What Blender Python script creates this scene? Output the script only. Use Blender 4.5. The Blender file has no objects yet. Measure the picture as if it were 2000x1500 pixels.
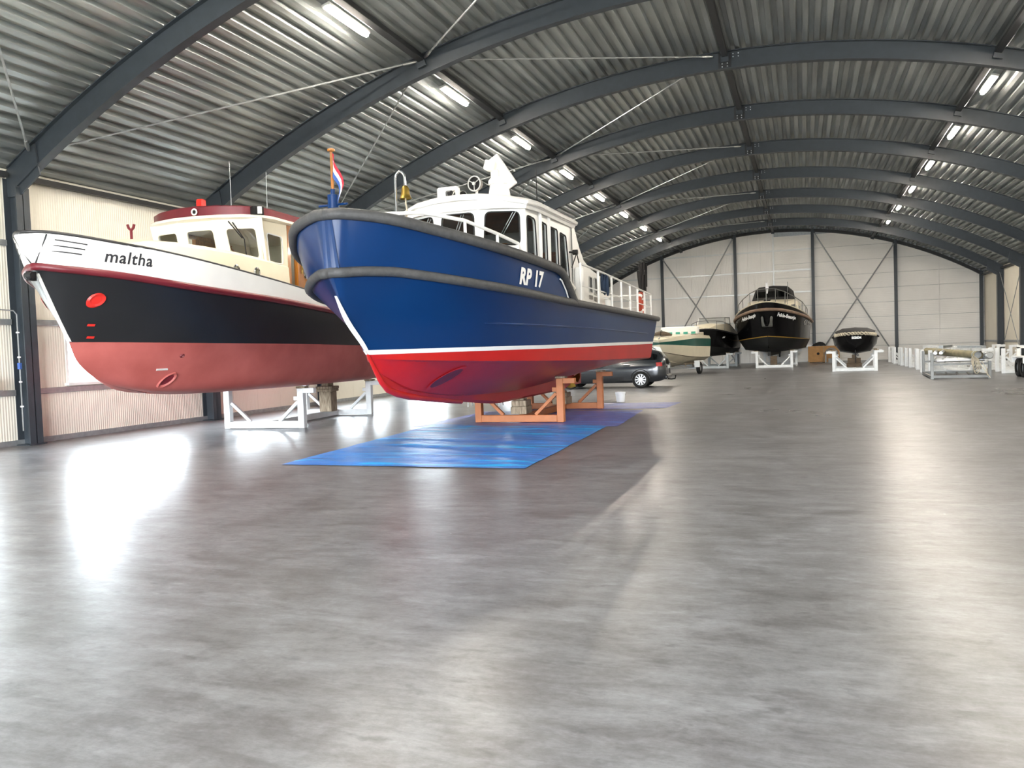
import bpy, bmesh, math, random
import numpy as np
from mathutils import Vector, Matrix
from mathutils.geometry import tessellate_polygon

random.seed(7)
SC = bpy.context.scene
COL = SC.collection
PI = math.pi
R_ = math.radians

# ------------------------------------------------------------------ camera
def make_camera():
    yaw, pitch, roll = R_(19.667), R_(2.402), R_(-2.0146)
    f0 = Vector((-math.sin(yaw), math.cos(yaw), 0)); r0 = Vector((math.cos(yaw), math.sin(yaw), 0)); u0 = Vector((0, 0, 1))
    f = f0*math.cos(pitch) - u0*math.sin(pitch)
    u = u0*math.cos(pitch) + f0*math.sin(pitch)
    r = r0*math.cos(roll) + u*math.sin(roll)
    u2 = u*math.cos(roll) - r0*math.sin(roll)
    cd = bpy.data.cameras.new('camera'); cam = bpy.data.objects.new('camera', cd); COL.objects.link(cam)
    cam.matrix_world = Matrix(((r.x, u2.x, -f.x, 0), (r.y, u2.y, -f.y, 0), (r.z, u2.z, -f.z, 1.6), (0, 0, 0, 1)))
    cd.sensor_width = 36.0; cd.lens = 1592.6*36/2000
    cd.clip_start = 0.05; cd.clip_end = 400
    SC.camera = cam
make_camera()

# ------------------------------------------------------------------ sky and exposure
SKY = (0.90, 0.955, 1.0)
SKY_STRENGTH = 10.0
w = bpy.data.worlds.new('sky'); SC.world = w; w.use_nodes = True
bg = w.node_tree.nodes['Background']; bg.inputs[0].default_value = (*SKY, 1); bg.inputs[1].default_value = SKY_STRENGTH
SC.view_settings.view_transform = 'Standard'; SC.view_settings.look = 'None'
SC.view_settings.gamma = 1.0; SC.view_settings.use_curve_mapping = False
SC.view_settings.exposure = 2.25
LAMP_STRENGTH = 92.0
SC.cycles.max_bounces = 7; SC.cycles.diffuse_bounces = 4; SC.cycles.glossy_bounces = 4
SC.cycles.transparent_max_bounces = 12; SC.cycles.sample_clamp_indirect = 6.0
SC.cycles.use_denoising = True; SC.cycles.adaptive_threshold = 0.02

# ------------------------------------------------------------------ hall dimensions
Y0, BAY = 12.253, 5.489           # near flange of the first frame in view, spacing
def FY(k): return Y0 + BAY*k
CX = -1.85                         # ridge line
WXL, WXR = CX-13.30, CX+13.30      # inner faces of the side walls
ZC, RB, RT, RD = -14.97, 24.02, 24.50, 24.53   # arch centre height, rafter bottom/top radius, deck radius
YB = FY(9)+0.15                    # inner face of the gable at the far end
YF = FY(-4)                        # wall behind the viewpoint
def arch(x, r): return ZC + math.sqrt(max(r*r-(x-CX)**2, 0))

def portal(name, loc, rot, sx, sy):
    L = bpy.data.lights.new(name, 'AREA'); L.shape = 'RECTANGLE'; L.size = sx; L.size_y = sy
    L.cycles.is_portal = True
    o = bpy.data.objects.new(name, L); o.location = loc; o.rotation_euler = rot; COL.objects.link(o)
    return o
DOOR = (-10.0, 4.0, 0.0, 5.3)      # the open boat door behind the viewpoint: x0, x1, z0, z1
WINZ = (1.22, 2.36)
WINY = (1.25, 4.85)                # window start and end inside a bay
WIN_BAYS = (-3, -2, -1, 0, 1, 2, 3, 5)
portal('daylight_door', ((DOOR[0]+DOOR[1])/2, YF-.05, (DOOR[2]+DOOR[3])/2), (-PI/2, 0, PI), DOOR[1]-DOOR[0], DOOR[3]-DOOR[2])
for k in WIN_BAYS:
    portal('daylight_window', (WXL-.10, FY(k)+(WINY[0]+WINY[1])/2, (WINZ[0]+WINZ[1])/2), (0, -PI/2, 0), WINZ[1]-WINZ[0], WINY[1]-WINY[0])

# ------------------------------------------------------------------ materials
def lin(c):
    if isinstance(c, str):
        c = tuple(int(c[i:i+2], 16)/255 for i in (0, 2, 4))
    return tuple(x/12.92 if x <= .04045 else ((x+.055)/1.055)**2.4 for x in c)
MATS = {}
def mat(name, col, rough=.5, metal=0., var=.12, scale=3., bump=0., bscale=40., coat=0., spec=.5, emit=None, stretch=None, col2=None, rvar=0.):
    m = bpy.data.materials.new(name); m.use_nodes = True; MATS[name] = m
    nt = m.node_tree; N = nt.nodes; L = nt.links; b = N['Principled BSDF']
    c = lin(col); c2 = lin(col2) if col2 else tuple(max(0, x*(1-var*2)) for x in c)
    b.inputs['Roughness'].default_value = rough; b.inputs['Metallic'].default_value = metal
    b.inputs['Specular IOR Level'].default_value = spec
    b.inputs['Coat Weight'].default_value = coat; b.inputs['Coat Roughness'].default_value = .08
    tc = N.new('ShaderNodeTexCoord'); mp = N.new('ShaderNodeMapping'); L.new(tc.outputs['Object'], mp.inputs[0])
    if stretch: mp.inputs['Scale'].default_value = stretch
    nz = N.new('ShaderNodeTexNoise'); nz.inputs['Scale'].default_value = scale; nz.inputs['Detail'].default_value = 6
    L.new(mp.outputs[0], nz.inputs['Vector'])
    rp = N.new('ShaderNodeValToRGB'); rp.color_ramp.elements[0].position = .35; rp.color_ramp.elements[1].position = .68
    rp.color_ramp.elements[0].color = (*c2, 1); rp.color_ramp.elements[1].color = (*c, 1)
    L.new(nz.outputs['Fac'], rp.inputs[0]); L.new(rp.outputs[0], b.inputs['Base Color'])
    if rvar:
        mr = N.new('ShaderNodeMapRange'); mr.inputs[3].default_value = rough-rvar; mr.inputs[4].default_value = rough+rvar
        L.new(nz.outputs['Fac'], mr.inputs[0]); L.new(mr.outputs[0], b.inputs['Roughness'])
    if bump:
        n2 = N.new('ShaderNodeTexNoise'); n2.inputs['Scale'].default_value = bscale; n2.inputs['Detail'].default_value = 4
        L.new(mp.outputs[0], n2.inputs['Vector'])
        bp = N.new('ShaderNodeBump'); bp.inputs['Strength'].default_value = bump; bp.inputs['Distance'].default_value = .02
        L.new(n2.outputs['Fac'], bp.inputs['Height']); L.new(bp.outputs[0], b.inputs['Normal'])
    if emit:
        b.inputs['Emission Color'].default_value = (*lin(emit[0]), 1); b.inputs['Emission Strength'].default_value = emit[1]
    return m

def glass(name, tint=(.72, .76, .74), gloss=.5):
    m = bpy.data.materials.new(name); m.use_nodes = True; MATS[name] = m
    nt = m.node_tree; N = nt.nodes; L = nt.links; N.remove(N['Principled BSDF'])
    out = N['Material Output']; tr = N.new('ShaderNodeBsdfTransparent'); tr.inputs[0].default_value = (*tint, 1)
    gl = N.new('ShaderNodeBsdfGlossy'); gl.inputs['Roughness'].default_value = .03
    lw = N.new('ShaderNodeLayerWeight'); lw.inputs[0].default_value = .5
    pw = N.new('ShaderNodeMath'); pw.operation = 'POWER'; pw.inputs[1].default_value = 5; L.new(lw.outputs['Facing'], pw.inputs[0])
    fr = N.new('ShaderNodeMath'); fr.operation = 'MULTIPLY_ADD'; fr.inputs[1].default_value = .7; fr.inputs[2].default_value = .05; L.new(pw.outputs[0], fr.inputs[0])
    mx = N.new('ShaderNodeMixShader'); L.new(fr.outputs[0], mx.inputs[0]); L.new(tr.outputs[0], mx.inputs[1]); L.new(gl.outputs[0], mx.inputs[2])
    L.new(mx.outputs[0], out.inputs[0]); return m

def panel_mat(name, col, axis, pitch=.06, dist=.004, rough=.5, var=.04):
    m = mat(name, col, rough=rough, var=var, scale=.6)
    nt = m.node_tree; N = nt.nodes; L = nt.links; b = N['Principled BSDF']
    g = N.new('ShaderNodeNewGeometry'); sp = N.new('ShaderNodeSeparateXYZ'); L.new(g.outputs['Position'], sp.inputs[0])
    mu = N.new('ShaderNodeMath'); mu.operation = 'MULTIPLY'; mu.inputs[1].default_value = 2*PI/pitch; L.new(sp.outputs[axis], mu.inputs[0])
    sn = N.new('ShaderNodeMath'); sn.operation = 'SINE'; L.new(mu.outputs[0], sn.inputs[0])
    bp = N.new('ShaderNodeBump'); bp.inputs['Distance'].default_value = dist; bp.inputs['Strength'].default_value = .6
    L.new(sn.outputs[0], bp.inputs['Height']); L.new(bp.outputs[0], b.inputs['Normal'])
    return m

def floor_mat():
    m = bpy.data.materials.new('polished_concrete'); m.use_nodes = True; MATS['floor'] = m
    nt = m.node_tree; N = nt.nodes; L = nt.links; b = N['Principled BSDF']
    tc = N.new('ShaderNodeNewGeometry')
    def noise(scale, detail=6, rough=.6, vec=None, dist=0):
        n = N.new('ShaderNodeTexNoise'); n.inputs['Scale'].default_value = scale; n.inputs['Detail'].default_value = detail
        n.inputs['Roughness'].default_value = rough; n.inputs['Distortion'].default_value = dist
        L.new(vec or tc.outputs['Position'], n.inputs['Vector']); return n
    def ramp(src, p0, c0, p1, c1):
        r = N.new('ShaderNodeValToRGB'); r.color_ramp.elements[0].position = p0; r.color_ramp.elements[1].position = p1
        r.color_ramp.elements[0].color = (*c0, 1); r.color_ramp.elements[1].color = (*c1, 1); L.new(src, r.inputs[0]); return r
    def mix(fac, a, c, mode='MIX'):
        x = N.new('ShaderNodeMix'); x.data_type = 'RGBA'; x.blend_type = mode
        if isinstance(fac, float): x.inputs[0].default_value = fac
        else: L.new(fac, x.inputs[0])
        for i, s in ((6, a), (7, c)):
            if isinstance(s, tuple): x.inputs[i].default_value = (*s, 1)
            else: L.new(s, x.inputs[i])
        return x.outputs[2]
    def mapped(scale, rot):
        mp = N.new('ShaderNodeMapping'); mp.vector_type = 'POINT'; mp.inputs['Scale'].default_value = scale; mp.inputs['Rotation'].default_value = (0, 0, rot)
        L.new(tc.outputs['Position'], mp.inputs[0]); return mp.outputs[0]
    big = noise(.30, 4, .6, dist=.8); med = noise(1.1, 9, .72, dist=.5); fine = noise(26, 8, .75)
    streak = noise(1.5, 9, .78, mapped((.55, 2.6, 1), .22), dist=.4); smear = noise(3.4, 10, .8, mapped((.5, 1.7, 1), -.18), dist=.3)
    spots = noise(4.2, 4, .62, mapped((1, 1.8, 1), .25), dist=.15)
    base = ramp(big.outputs['Fac'], .32, lin('857d79'), .66, lin('939393')).outputs[0]
    base = mix(.6, base, ramp(med.outputs['Fac'], .30, lin('5f5b59'), .70, lin('a8a8a8')).outputs[0])
    base = mix(.45, base, ramp(streak.outputs['Fac'], .32, lin('58524f'), .68, lin('b0afaf')).outputs[0])
    base = mix(.36, base, ramp(smear.outputs['Fac'], .32, lin('524c49'), .68, lin('b6b5b4')).outputs[0])
    base = mix(.25, base, ramp(fine.outputs['Fac'], .25, lin('5a5755'), .75, lin('b5b4b3')).outputs[0])
    st = ramp(spots.outputs['Fac'], .57, (0, 0, 0), .74, (1, 1, 1)).outputs[0]
    stf = N.new('ShaderNodeMath'); stf.operation = 'MULTIPLY'; stf.inputs[1].default_value = .55; L.new(st, stf.inputs[0])
    base = mix(stf.outputs[0], base, lin('4f4c4b'))
    vo = N.new('ShaderNodeTexVoronoi'); vo.inputs['Scale'].default_value = 1.15; L.new(tc.outputs['Position'], vo.inputs['Vector'])
    ch = ramp(vo.outputs['Distance'], .010, (1, 1, 1), .016, (0, 0, 0)).outputs[0]
    base = mix(ch, base, lin('d8d8d6'))
    base = mix(1.0, base, ramp(med.outputs['Fac'], .32, (.74, .73, .72), .66, (1.06, 1.07, 1.08)).outputs[0], 'MULTIPLY')
    base = mix(1.0, base, ramp(smear.outputs['Fac'], .34, (.58, .59, .615), .64, (.77, .80, .855)).outputs[0], 'MULTIPLY')
    blot = noise(6.5, 6, .7, mapped((1, 1.5, 1), .4), dist=.1)
    base = mix(1.0, base, ramp(blot.outputs['Fac'], .30, (.80, .80, .80), .56, (1.0, 1.0, 1.0)).outputs[0], 'MULTIPLY')
    L.new(base, b.inputs['Base Color'])
    mr = N.new('ShaderNodeMapRange'); mr.inputs[1].default_value = .3; mr.inputs[2].default_value = .7
    mr.inputs[3].default_value = .27; mr.inputs[4].default_value = .36; L.new(big.outputs['Fac'], mr.inputs[0])
    L.new(mr.outputs[0], b.inputs['Roughness']); b.inputs['Specular IOR Level'].default_value = .34
    bp = N.new('ShaderNodeBump'); bp.inputs['Strength'].default_value = .08; bp.inputs['Distance'].default_value = .006
    L.new(fine.outputs['Fac'], bp.inputs['Height']); L.new(bp.outputs[0], b.inputs['Normal'])
    return m
floor_mat()
mat('deck', 'b4bab9', rough=.36, metal=.65, var=.2, scale=2.5, stretch=(1, .15, 1), rvar=.1)
mat('frame', '363d44', rough=.42, var=.08, scale=5)
mat('strut', '26282b', rough=.5, var=.08)
mat('galv', 'a9adaf', rough=.4, metal=.6, var=.1, scale=9)
mat('bolt', 'c9ccce', rough=.3, metal=.9, var=.05)
panel_mat('panel_left', 'e9e5d8', 'Y')
panel_mat('panel_right', 'e2dccd', 'Y')
panel_mat('panel_back', 'efedea', 'X', .09)
panel_mat('panel_back_h', 'eeece8', 'Z', .12)
panel_mat('panel_front', 'c8c4bd', 'X')
mat('white_frame', 'e4e6e4', rough=.35, var=.03)
mat('girt', 'dcdfdf', rough=.35, metal=.2, var=.05)
mat('paving', '8c8a84', rough=.9, var=.2)
glass('pane', (.93, .96, .97))
glass('boat_glass', (.74, .76, .75))
glass('clear_glass', (.86, .88, .87))
mat('lamp_body', 'd8d8d4', rough=.4, var=.02)
mat('lamp_tube', 'fff6e6', rough=.4, var=.0, emit=('fff4e4', LAMP_STRENGTH))

# ------------------------------------------------------------------ mesh builder
def pchip(xk, yk):
    xk = [float(a) for a in xk]; yk = [float(a) for a in yk]; n = len(xk)
    h = [xk[i+1]-xk[i] for i in range(n-1)]; dl = [(yk[i+1]-yk[i])/h[i] for i in range(n-1)]
    d = [0.]*n
    if n == 2: d = [dl[0]]*2
    else:
        for i in range(1, n-1):
            if dl[i-1]*dl[i] > 0:
                w1 = 2*h[i]+h[i-1]; w2 = h[i]+2*h[i-1]; d[i] = (w1+w2)/(w1/dl[i-1]+w2/dl[i])
        d[0] = dl[0]*1.2 if n > 2 else dl[0]; d[-1] = dl[-1]
    def f(x):
        if x <= xk[0]: return yk[0]
        if x >= xk[-1]: return yk[-1]
        lo = 0; hi = n-1
        while hi-lo > 1:
            m = (lo+hi)//2
            if xk[m] <= x: lo = m
            else: hi = m
        t = (x-xk[lo])/h[lo]; t2 = t*t; t3 = t2*t
        return (2*t3-3*t2+1)*yk[lo]+(t3-2*t2+t)*h[lo]*d[lo]+(-2*t3+3*t2)*yk[lo+1]+(t3-t2)*h[lo]*d[lo+1]
    return f

def rrect(x0, y0, x1, y1, r=.05, n=4):
    """rounded rectangle as a counter-clockwise outline"""
    o = []
    for cx, cy, a in ((x1-r, y0+r, -90), (x1-r, y1-r, 0), (x0+r, y1-r, 90), (x0+r, y0+r, 180)):
        for i in range(n+1):
            t = R_(a+90*i/n); o.append((cx+r*math.cos(t), cy+r*math.sin(t)))
    return o
def rquad(pts, r=.06, n=4):
    """quadrilateral (ccw) with rounded corners"""
    o = []; m = len(pts)
    for i in range(m):
        p = Vector(pts[i]); a = Vector(pts[i-1]); b = Vector(pts[(i+1) % m])
        u = (a-p).normalized()*r; v = (b-p).normalized()*r
        for k in range(n+1):
            t = k/n; q = (p+u)*(1-t)**2 + p*2*t*(1-t) + (p+v)*t*t; o.append((q.x, q.y))
    return o
def circ(cx, cy, rx, ry=None, n=20):
    ry = rx if ry is None else ry
    return [(cx+rx*math.cos(2*PI*i/n), cy+ry*math.sin(2*PI*i/n)) for i in range(n)]

class MB:
    def __init__(s): s.v = []; s.f = []
    def add(s, vs, fs):
        o = len(s.v); s.v += [tuple(v) for v in vs]; s.f += [tuple(i+o for i in f) for f in fs]; return s
    def box(s, c, d, rot=None):
        hx, hy, hz = d[0]/2, d[1]/2, d[2]/2
        vs = [Vector((x, y, z)) for x in (-hx, hx) for y in (-hy, hy) for z in (-hz, hz)]
        if rot is not None: vs = [rot @ v for v in vs]
        return s.add([v+Vector(c) for v in vs], [(0, 1, 3, 2), (4, 6, 7, 5), (0, 4, 5, 1), (2, 3, 7, 6), (0, 2, 6, 4), (1, 5, 7, 3)])
    def span(s, x0, x1, y0, y1, z0, z1): return s.box(((x0+x1)/2, (y0+y1)/2, (z0+z1)/2), (x1-x0, y1-y0, z1-z0))
    def bar(s, a, b, w, h=None, up=(0, 0, 1)):
        h = h or w; a = Vector(a); b = Vector(b); d = (b-a).normalized(); up = Vector(up)
        if abs(d.dot(up)) > .98: up = Vector((0, 1, 0))
        x = d.cross(up).normalized(); y = x.cross(d)
        vs = [p+x*sx*w/2+y*sy*h/2 for p in (a, b) for sx, sy in ((-1, -1), (1, -1), (1, 1), (-1, 1))]
        return s.add(vs, [(3, 2, 1, 0), (4, 5, 6, 7)]+[(i, (i+1) % 4, 4+(i+1) % 4, 4+i) for i in range(4)])
    def tube(s, pts, r, n=8, closed=False, cap=True, sq=1.0):
        pts = [Vector(p) for p in pts]; m = len(pts); rs = r if isinstance(r, (list, tuple)) else [r]*m
        prev = None; vs = []
        for i, p in enumerate(pts):
            if closed: d = pts[(i+1) % m]-pts[i-1]
            else: d = pts[min(i+1, m-1)]-pts[max(i-1, 0)]
            d.normalize()
            if prev is None:
                up = Vector((0, 0, 1)) if abs(d.z) < .9 else Vector((0, 1, 0)); x = d.cross(up).normalized()
            else:
                x = prev-d*prev.dot(d)
                x = x.normalized() if x.length > 1e-6 else d.orthogonal().normalized()
            prev = x; y = x.cross(d)
            for k in range(n):
                a = 2*PI*k/n; vs.append(p+x*rs[i]*math.cos(a)+y*rs[i]*sq*math.sin(a))
        fs = []
        for i in range(m if closed else m-1):
            j = (i+1) % m
            for k in range(n):
                l = (k+1) % n; fs.append((i*n+k, j*n+k, j*n+l, i*n+l))
        if cap and not closed: fs += [tuple(range(n)), tuple((m-1)*n+k for k in reversed(range(n)))]
        return s.add(vs, fs)
    def lathe(s, prof, n=16, M=None, cap=True):
        M = M or Matrix.Identity(4); vs = []; m = len(prof)
        for r, z in prof:
            for k in range(n):
                a = 2*PI*k/n; vs.append(M @ Vector((r*math.cos(a), r*math.sin(a), z)))
        fs = [(i*n+k, i*n+(k+1) % n, (i+1)*n+(k+1) % n, (i+1)*n+k) for i in range(m-1) for k in range(n)]
        if cap: fs += [tuple(reversed(range(n))), tuple((m-1)*n+k for k in range(n))]
        return s.add(vs, fs)
    def grid(s, rows, flip=False, closed=False):
        m = len(rows); n = len(rows[0]); vs = [v for r in rows for v in r]; fs = []
        for i in range(m-1):
            for k in range(n if closed else n-1):
                l = (k+1) % n; q = (i*n+k, i*n+l, (i+1)*n+l, (i+1)*n+k); fs.append(q[::-1] if flip else q)
        return s.add(vs, fs)
    def panel(s, outer, holes, O, ex, ey, th):
        """flat plate with holes: 2-D loops (ccw) in the frame O, ex, ey; thickness th along ex x ey (front at O)"""
        O = Vector(O); ex = Vector(ex).normalized(); ey = Vector(ey).normalized(); nz = ex.cross(ey).normalized()
        loops = [outer]+list(holes)
        flat = [p for l in loops for p in l]
        tri = tessellate_polygon([[Vector((p[0], p[1], 0)) for p in l] for l in loops])
        n = len(flat); F = [O+ex*p[0]+ey*p[1] for p in flat]; B = [q-nz*th for q in F]; fs = []
        for t in tri:
            a, b, c = (Vector(flat[i]) for i in t)
            cr = (b-a).cross(c-a) if False else (b.x-a.x)*(c.y-a.y)-(b.y-a.y)*(c.x-a.x)
            t = tuple(t) if cr > 0 else tuple(reversed(t))
            fs.append(t); fs.append(tuple(i+n for i in reversed(t)))
        o = 0
        for li, l in enumerate(loops):
            m = len(l)
            for i in range(m):
                j = (i+1) % m; q = (o+i, o+i+n, o+j+n, o+j)
                fs.append(q if li == 0 else q[::-1])
            o += m
        return s.add(F+B, fs)
    def ell(s, c, r, nu=12, nv=8, rot=None):
        c = Vector(c); vs = []; fs = []
        for i in range(nv+1):
            t = PI*i/nv
            for k in range(nu):
                a = 2*PI*k/nu; v = Vector((r[0]*math.sin(t)*math.cos(a), r[1]*math.sin(t)*math.sin(a), -r[2]*math.cos(t)))
                vs.append(c+(rot @ v if rot is not None else v))
        for i in range(nv):
            for k in range(nu):
                l = (k+1) % nu; fs.append((i*nu+k, i*nu+l, (i+1)*nu+l, (i+1)*nu+k))
        return s.add(vs, fs)
    def torus(s, c, R, r, M=None, n=24, m=8, a0=0, a1=2*PI):
        M = M or Matrix.Identity(3); full = abs(a1-a0) > 6.28; k = n if full else n+1
        pts = [Vector(c)+M @ Vector((R*math.cos(a0+(a1-a0)*i/n), R*math.sin(a0+(a1-a0)*i/n), 0)) for i in range(k)]
        return s.tube(pts, r, m, closed=full)
    def mesh(s, name):
        me = bpy.data.meshes.new(name); me.from_pydata(s.v, [], s.f); me.validate(); return me
    def build_each(s, name, m, parent=None, **kw):
        """one object for each loose piece"""
        root = list(range(len(s.v)))
        def fd(i):
            while root[i] != i: root[i] = root[root[i]]; i = root[i]
            return i
        for f in s.f:
            for i in f[1:]: root[fd(i)] = fd(f[0])
        g = {}
        for f in s.f: g.setdefault(fd(f[0]), []).append(f)
        out = []
        for fs in g.values():
            ids = sorted({i for f in fs for i in f}); mp = {j: k for k, j in enumerate(ids)}
            q = MB(); q.v = [s.v[j] for j in ids]; q.f = [tuple(mp[i] for i in f) for f in fs]; out.append(q.build(name, m, parent, **kw))
        return out
    def build(s, name, m, parent=None, smooth=None, bevel=None, weld=True, label=None):
        me = s.mesh(name)
        bm = bmesh.new(); bm.from_mesh(me)
        if weld: bmesh.ops.remove_doubles(bm, verts=bm.verts, dist=1e-5)
        if bevel:
            eds = [e for e in bm.edges if len(e.link_faces) == 2 and e.calc_face_angle(0) > .6]
            bmesh.ops.bevel(bm, geom=eds, offset=bevel, segments=1, affect='EDGES', profile=.5, clamp_overlap=True)
        bmesh.ops.recalc_face_normals(bm, faces=bm.faces)
        bm.to_mesh(me); bm.free()
        if smooth:
            for p in me.polygons: p.use_smooth = True
            me.set_sharp_from_angle(angle=R_(smooth))
        me.materials.append(MATS[m])
        o = bpy.data.objects.new(name, me); COL.objects.link(o)
        if parent: o.parent = parent
        if label: o['label'] = label
        return o

def tag(o, label=None, cat=None, group=None, kind=None):
    if label: o['label'] = label
    if cat: o['category'] = cat
    if group: o['group'] = group
    if kind: o['kind'] = kind
    return o
def thing(name, label, cat, loc=(0, 0, 0), rz=0, group=None, kind=None):
    o = bpy.data.objects.new(name, None); COL.objects.link(o); o.location = loc; o.rotation_euler = (0, 0, rz)
    o.empty_display_size = .2
    return tag(o, label, cat, group, kind)
def dup(o, parent=None):
    c = o.copy(); COL.objects.link(c)
    if parent: c.parent = parent
    for ch in list(o.children): dup(ch, c)
    return c
def copy_thing(o, loc, rz, label, group=None):
    c = dup(o); c.location = loc; c.rotation_euler = (0, 0, rz); c['label'] = label
    if group: c['group'] = group
    return c
def text_tris(body, size, shear=0., spacing=1., bold=0.):
    cu = bpy.data.curves.new('lettering', 'FONT'); cu.body = body; cu.size = size; cu.shear = shear; cu.space_character = spacing
    cu.offset = bold; cu.resolution_u = 3
    ob = bpy.data.objects.new('lettering', cu); COL.objects.link(ob)
    bpy.context.view_layer.update()
    me = bpy.data.meshes.new_from_object(ob.evaluated_get(bpy.context.evaluated_depsgraph_get()))
    bm = bmesh.new(); bm.from_mesh(me); bmesh.ops.triangulate(bm, faces=bm.faces)
    vs = [(v.co.x, v.co.y) for v in bm.verts]; fs = [tuple(v.index for v in f.verts) for f in bm.faces]
    bm.free(); bpy.data.objects.remove(ob); bpy.data.curves.remove(cu); bpy.data.meshes.remove(me)
    return vs, fs
def text_on(body, size, place, **kw):
    """letters laid on a surface: place(u, v) -> 3-D point; a thin relief"""
    vs, fs = text_tris(body, size, **kw); m = MB(); m.add([place(*v) for v in vs], fs); return m
ORD = ['first', 'second', 'third', 'fourth', 'fifth', 'sixth', 'seventh', 'eighth', 'ninth', 'tenth', 'eleventh', 'twelfth', 'thirteenth']
# ================================================================== the hall
m = MB()
nx, ny = 14, 36
xs = [WXL-.3+(WXR-WXL+.6)*i/nx for i in range(nx+1)]; ys = [YF-.3+(YB-YF+.6)*i/ny for i in range(ny+1)]
m.grid([[(x, y, 0) for x in xs] for y in ys])
tag(m.build('floor', 'floor'), 'polished grey concrete hall floor with mottled stains', kind='structure')
m = MB(); m.grid([[(x, y, -.12) for x in (-90, -30, 30, 90)] for y in (-90, -30, 30, 110)])
tag(m.build('ground', 'paving'), 'grey paved yard outside the hall', kind='structure')

# ---- roof deck: trapezoidal sheets, one per bay
ceil = thing('ceiling', 'curved roof of dark corrugated galvanised steel sheets', None, (CX, 0, 0), kind='structure')
def deck_profile():
    p = []; a0 = -math.asin(13.55/RD); n = 100; st = -2*a0/n; H = .10
    for i in range(n):
        a = a0+i*st
        for f, h in ((0, 0), (.40, 0), (.52, H), (.88, H)):
            r = RD+h; t = a+f*st; p.append((r*math.sin(t), ZC+r*math.cos(t)))
    p.append((RD*math.sin(-a0), ZC+RD*math.cos(a0)))
    return p
DP = deck_profile()
for k in range(-4, 9):
    m = MB(); y0 = FY(k)+.15; y1 = FY(k+1)+.15+.12
    if k == -4: y0 = YF-.2
    if k == 8: y1 = YB+.2
    m.grid([[(x, y0, z+.004*(k % 2)) for x, z in DP], [(x, y1, z+.004*(k % 2)) for x, z in DP]])
    m.build('roof_sheet', 'deck', ceil, weld=False)
# weather skin above, so no sky leaks through the sheet joints
m = MB(); pr = [(26.0*math.sin(a), ZC-1.2+26.0*math.cos(a)) for a in [(-.55+1.1*i/24) for i in range(25)]]
m.grid([[(x, YF-.3, z) for x, z in pr], [(x, YB+.4, z) for x, z in pr]])
m.build('roof_membrane', 'strut', ceil)

# ---- arched frames
def ibeam_arc(m, a0, a1, n=22, fw=.20):
    """I profile swept along the arch, local x from the ridge line"""
    def P(r, a, y): return (r*math.sin(a), y, ZC+r*math.cos(a))
    prof = [(RB, -fw/2), (RB, fw/2), (RB+.02, fw/2), (RB+.02, .008), (RT-.02, .008), (RT-.02, fw/2), (RT, fw/2), (RT, -fw/2), (RT-.02, -fw/2), (RT-.02, -.008), (RB+.02, -.008), (RB+.02, -fw/2)]
    rows = [[P(r, a0+(a1-a0)*i/n, y) for r, y in prof] for i in range(n+1)]
    m.grid(rows, closed=True)
    m.add(rows[0], [tuple(range(12))]); m.add(rows[-1], [tuple(range(12))])
def icol(m, x_in, sgn, z1, fw=.30, d=.36):
    """column: inner flange at x_in, web towards the wall"""
    xo = x_in+sgn*d
    m.span(min(x_in, x_in+sgn*.02), max(x_in, x_in+sgn*.02), -fw/2, fw/2, 0.015, z1)
    m.span(min(xo, xo-sgn*.02), max(xo, xo-sgn*.02), -fw/2, fw/2, 0.015, z1+.2)
    m.span(min(x_in, xo), max(x_in, xo), -.008, .008, 0.015, z1+.1)
AE = math.asin(12.98/RB)
for k in range(0, 9):
    n = k
    fr = thing('arched_steel_frame', f'{ORD[n]} dark grey arched steel roof frame counted from the viewpoint', 'steel frame', (CX, FY(k)+.15, 0), group='arched roof frames')
    for s in (-1, 1):
        m = MB(); icol(m, s*12.95, s, 5.22); m.span(s*13.13-.22, s*13.13+.22, -.2, .2, 0.003, .02)
        m.build('column', 'frame', fr)
        m = MB(); ibeam_arc(m, 0 if s > 0 else -AE, AE if s > 0 else 0)
        m.build('rafter', 'frame', fr, smooth=30)
        m = MB(); m.panel([(12.4, 5.42), (12.98, 5.05), (13.3, 5.05), (13.3, 5.58), (12.9, 5.86), (12.5, 6.04)] if s > 0 else
                          [(-12.4, 5.42), (-12.5, 6.04), (-12.9, 5.86), (-13.3, 5.58), (-13.3, 5.05), (-12.98, 5.05)], [], (0, -.02, 0), (1, 0, 0), (0, 0, 1), -.04)
        m.build('knee_plate', 'frame', fr)
        m = MB()
        for bx, bz in ((12.92, 5.28), (12.94, 5.42), (12.96, 5.60), (13.12, 5.32), (13.12, 5.50)):
            m.lathe([(.022, 0), (.022, .03)], 8, Matrix.Translation((s*bx, -.02, bz)) @ Matrix.Rotation(PI/2, 4, 'X'))
        tag(m.build('bolt_group', 'bolt', fr, label='bright bolt heads'), kind='stuff')
    m = MB(); m.span(-.17, .17, -.03, .03, 9.07, 9.50); m.build('splice_plate', 'strut', fr)
    m = MB()
    for i in range(2):
        for j in range(5): m.lathe([(.02, 0), (.02, .02)], 8, Matrix.Translation((-.07+.14*i, -.03, 9.12+.08*j)) @ Matrix.Rotation(PI/2, 4, 'X'))
    for x in (.22, .36):
        for z in (9.36, 9.44): m.lathe([(.016, 0), (.016, .02)], 8, Matrix.Translation((x, -.008, z)) @ Matrix.Rotation(PI/2, 4, 'X'))
    tag(m.build('bolt_group', 'bolt', fr, label='bright bolt heads'), kind='stuff')

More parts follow.
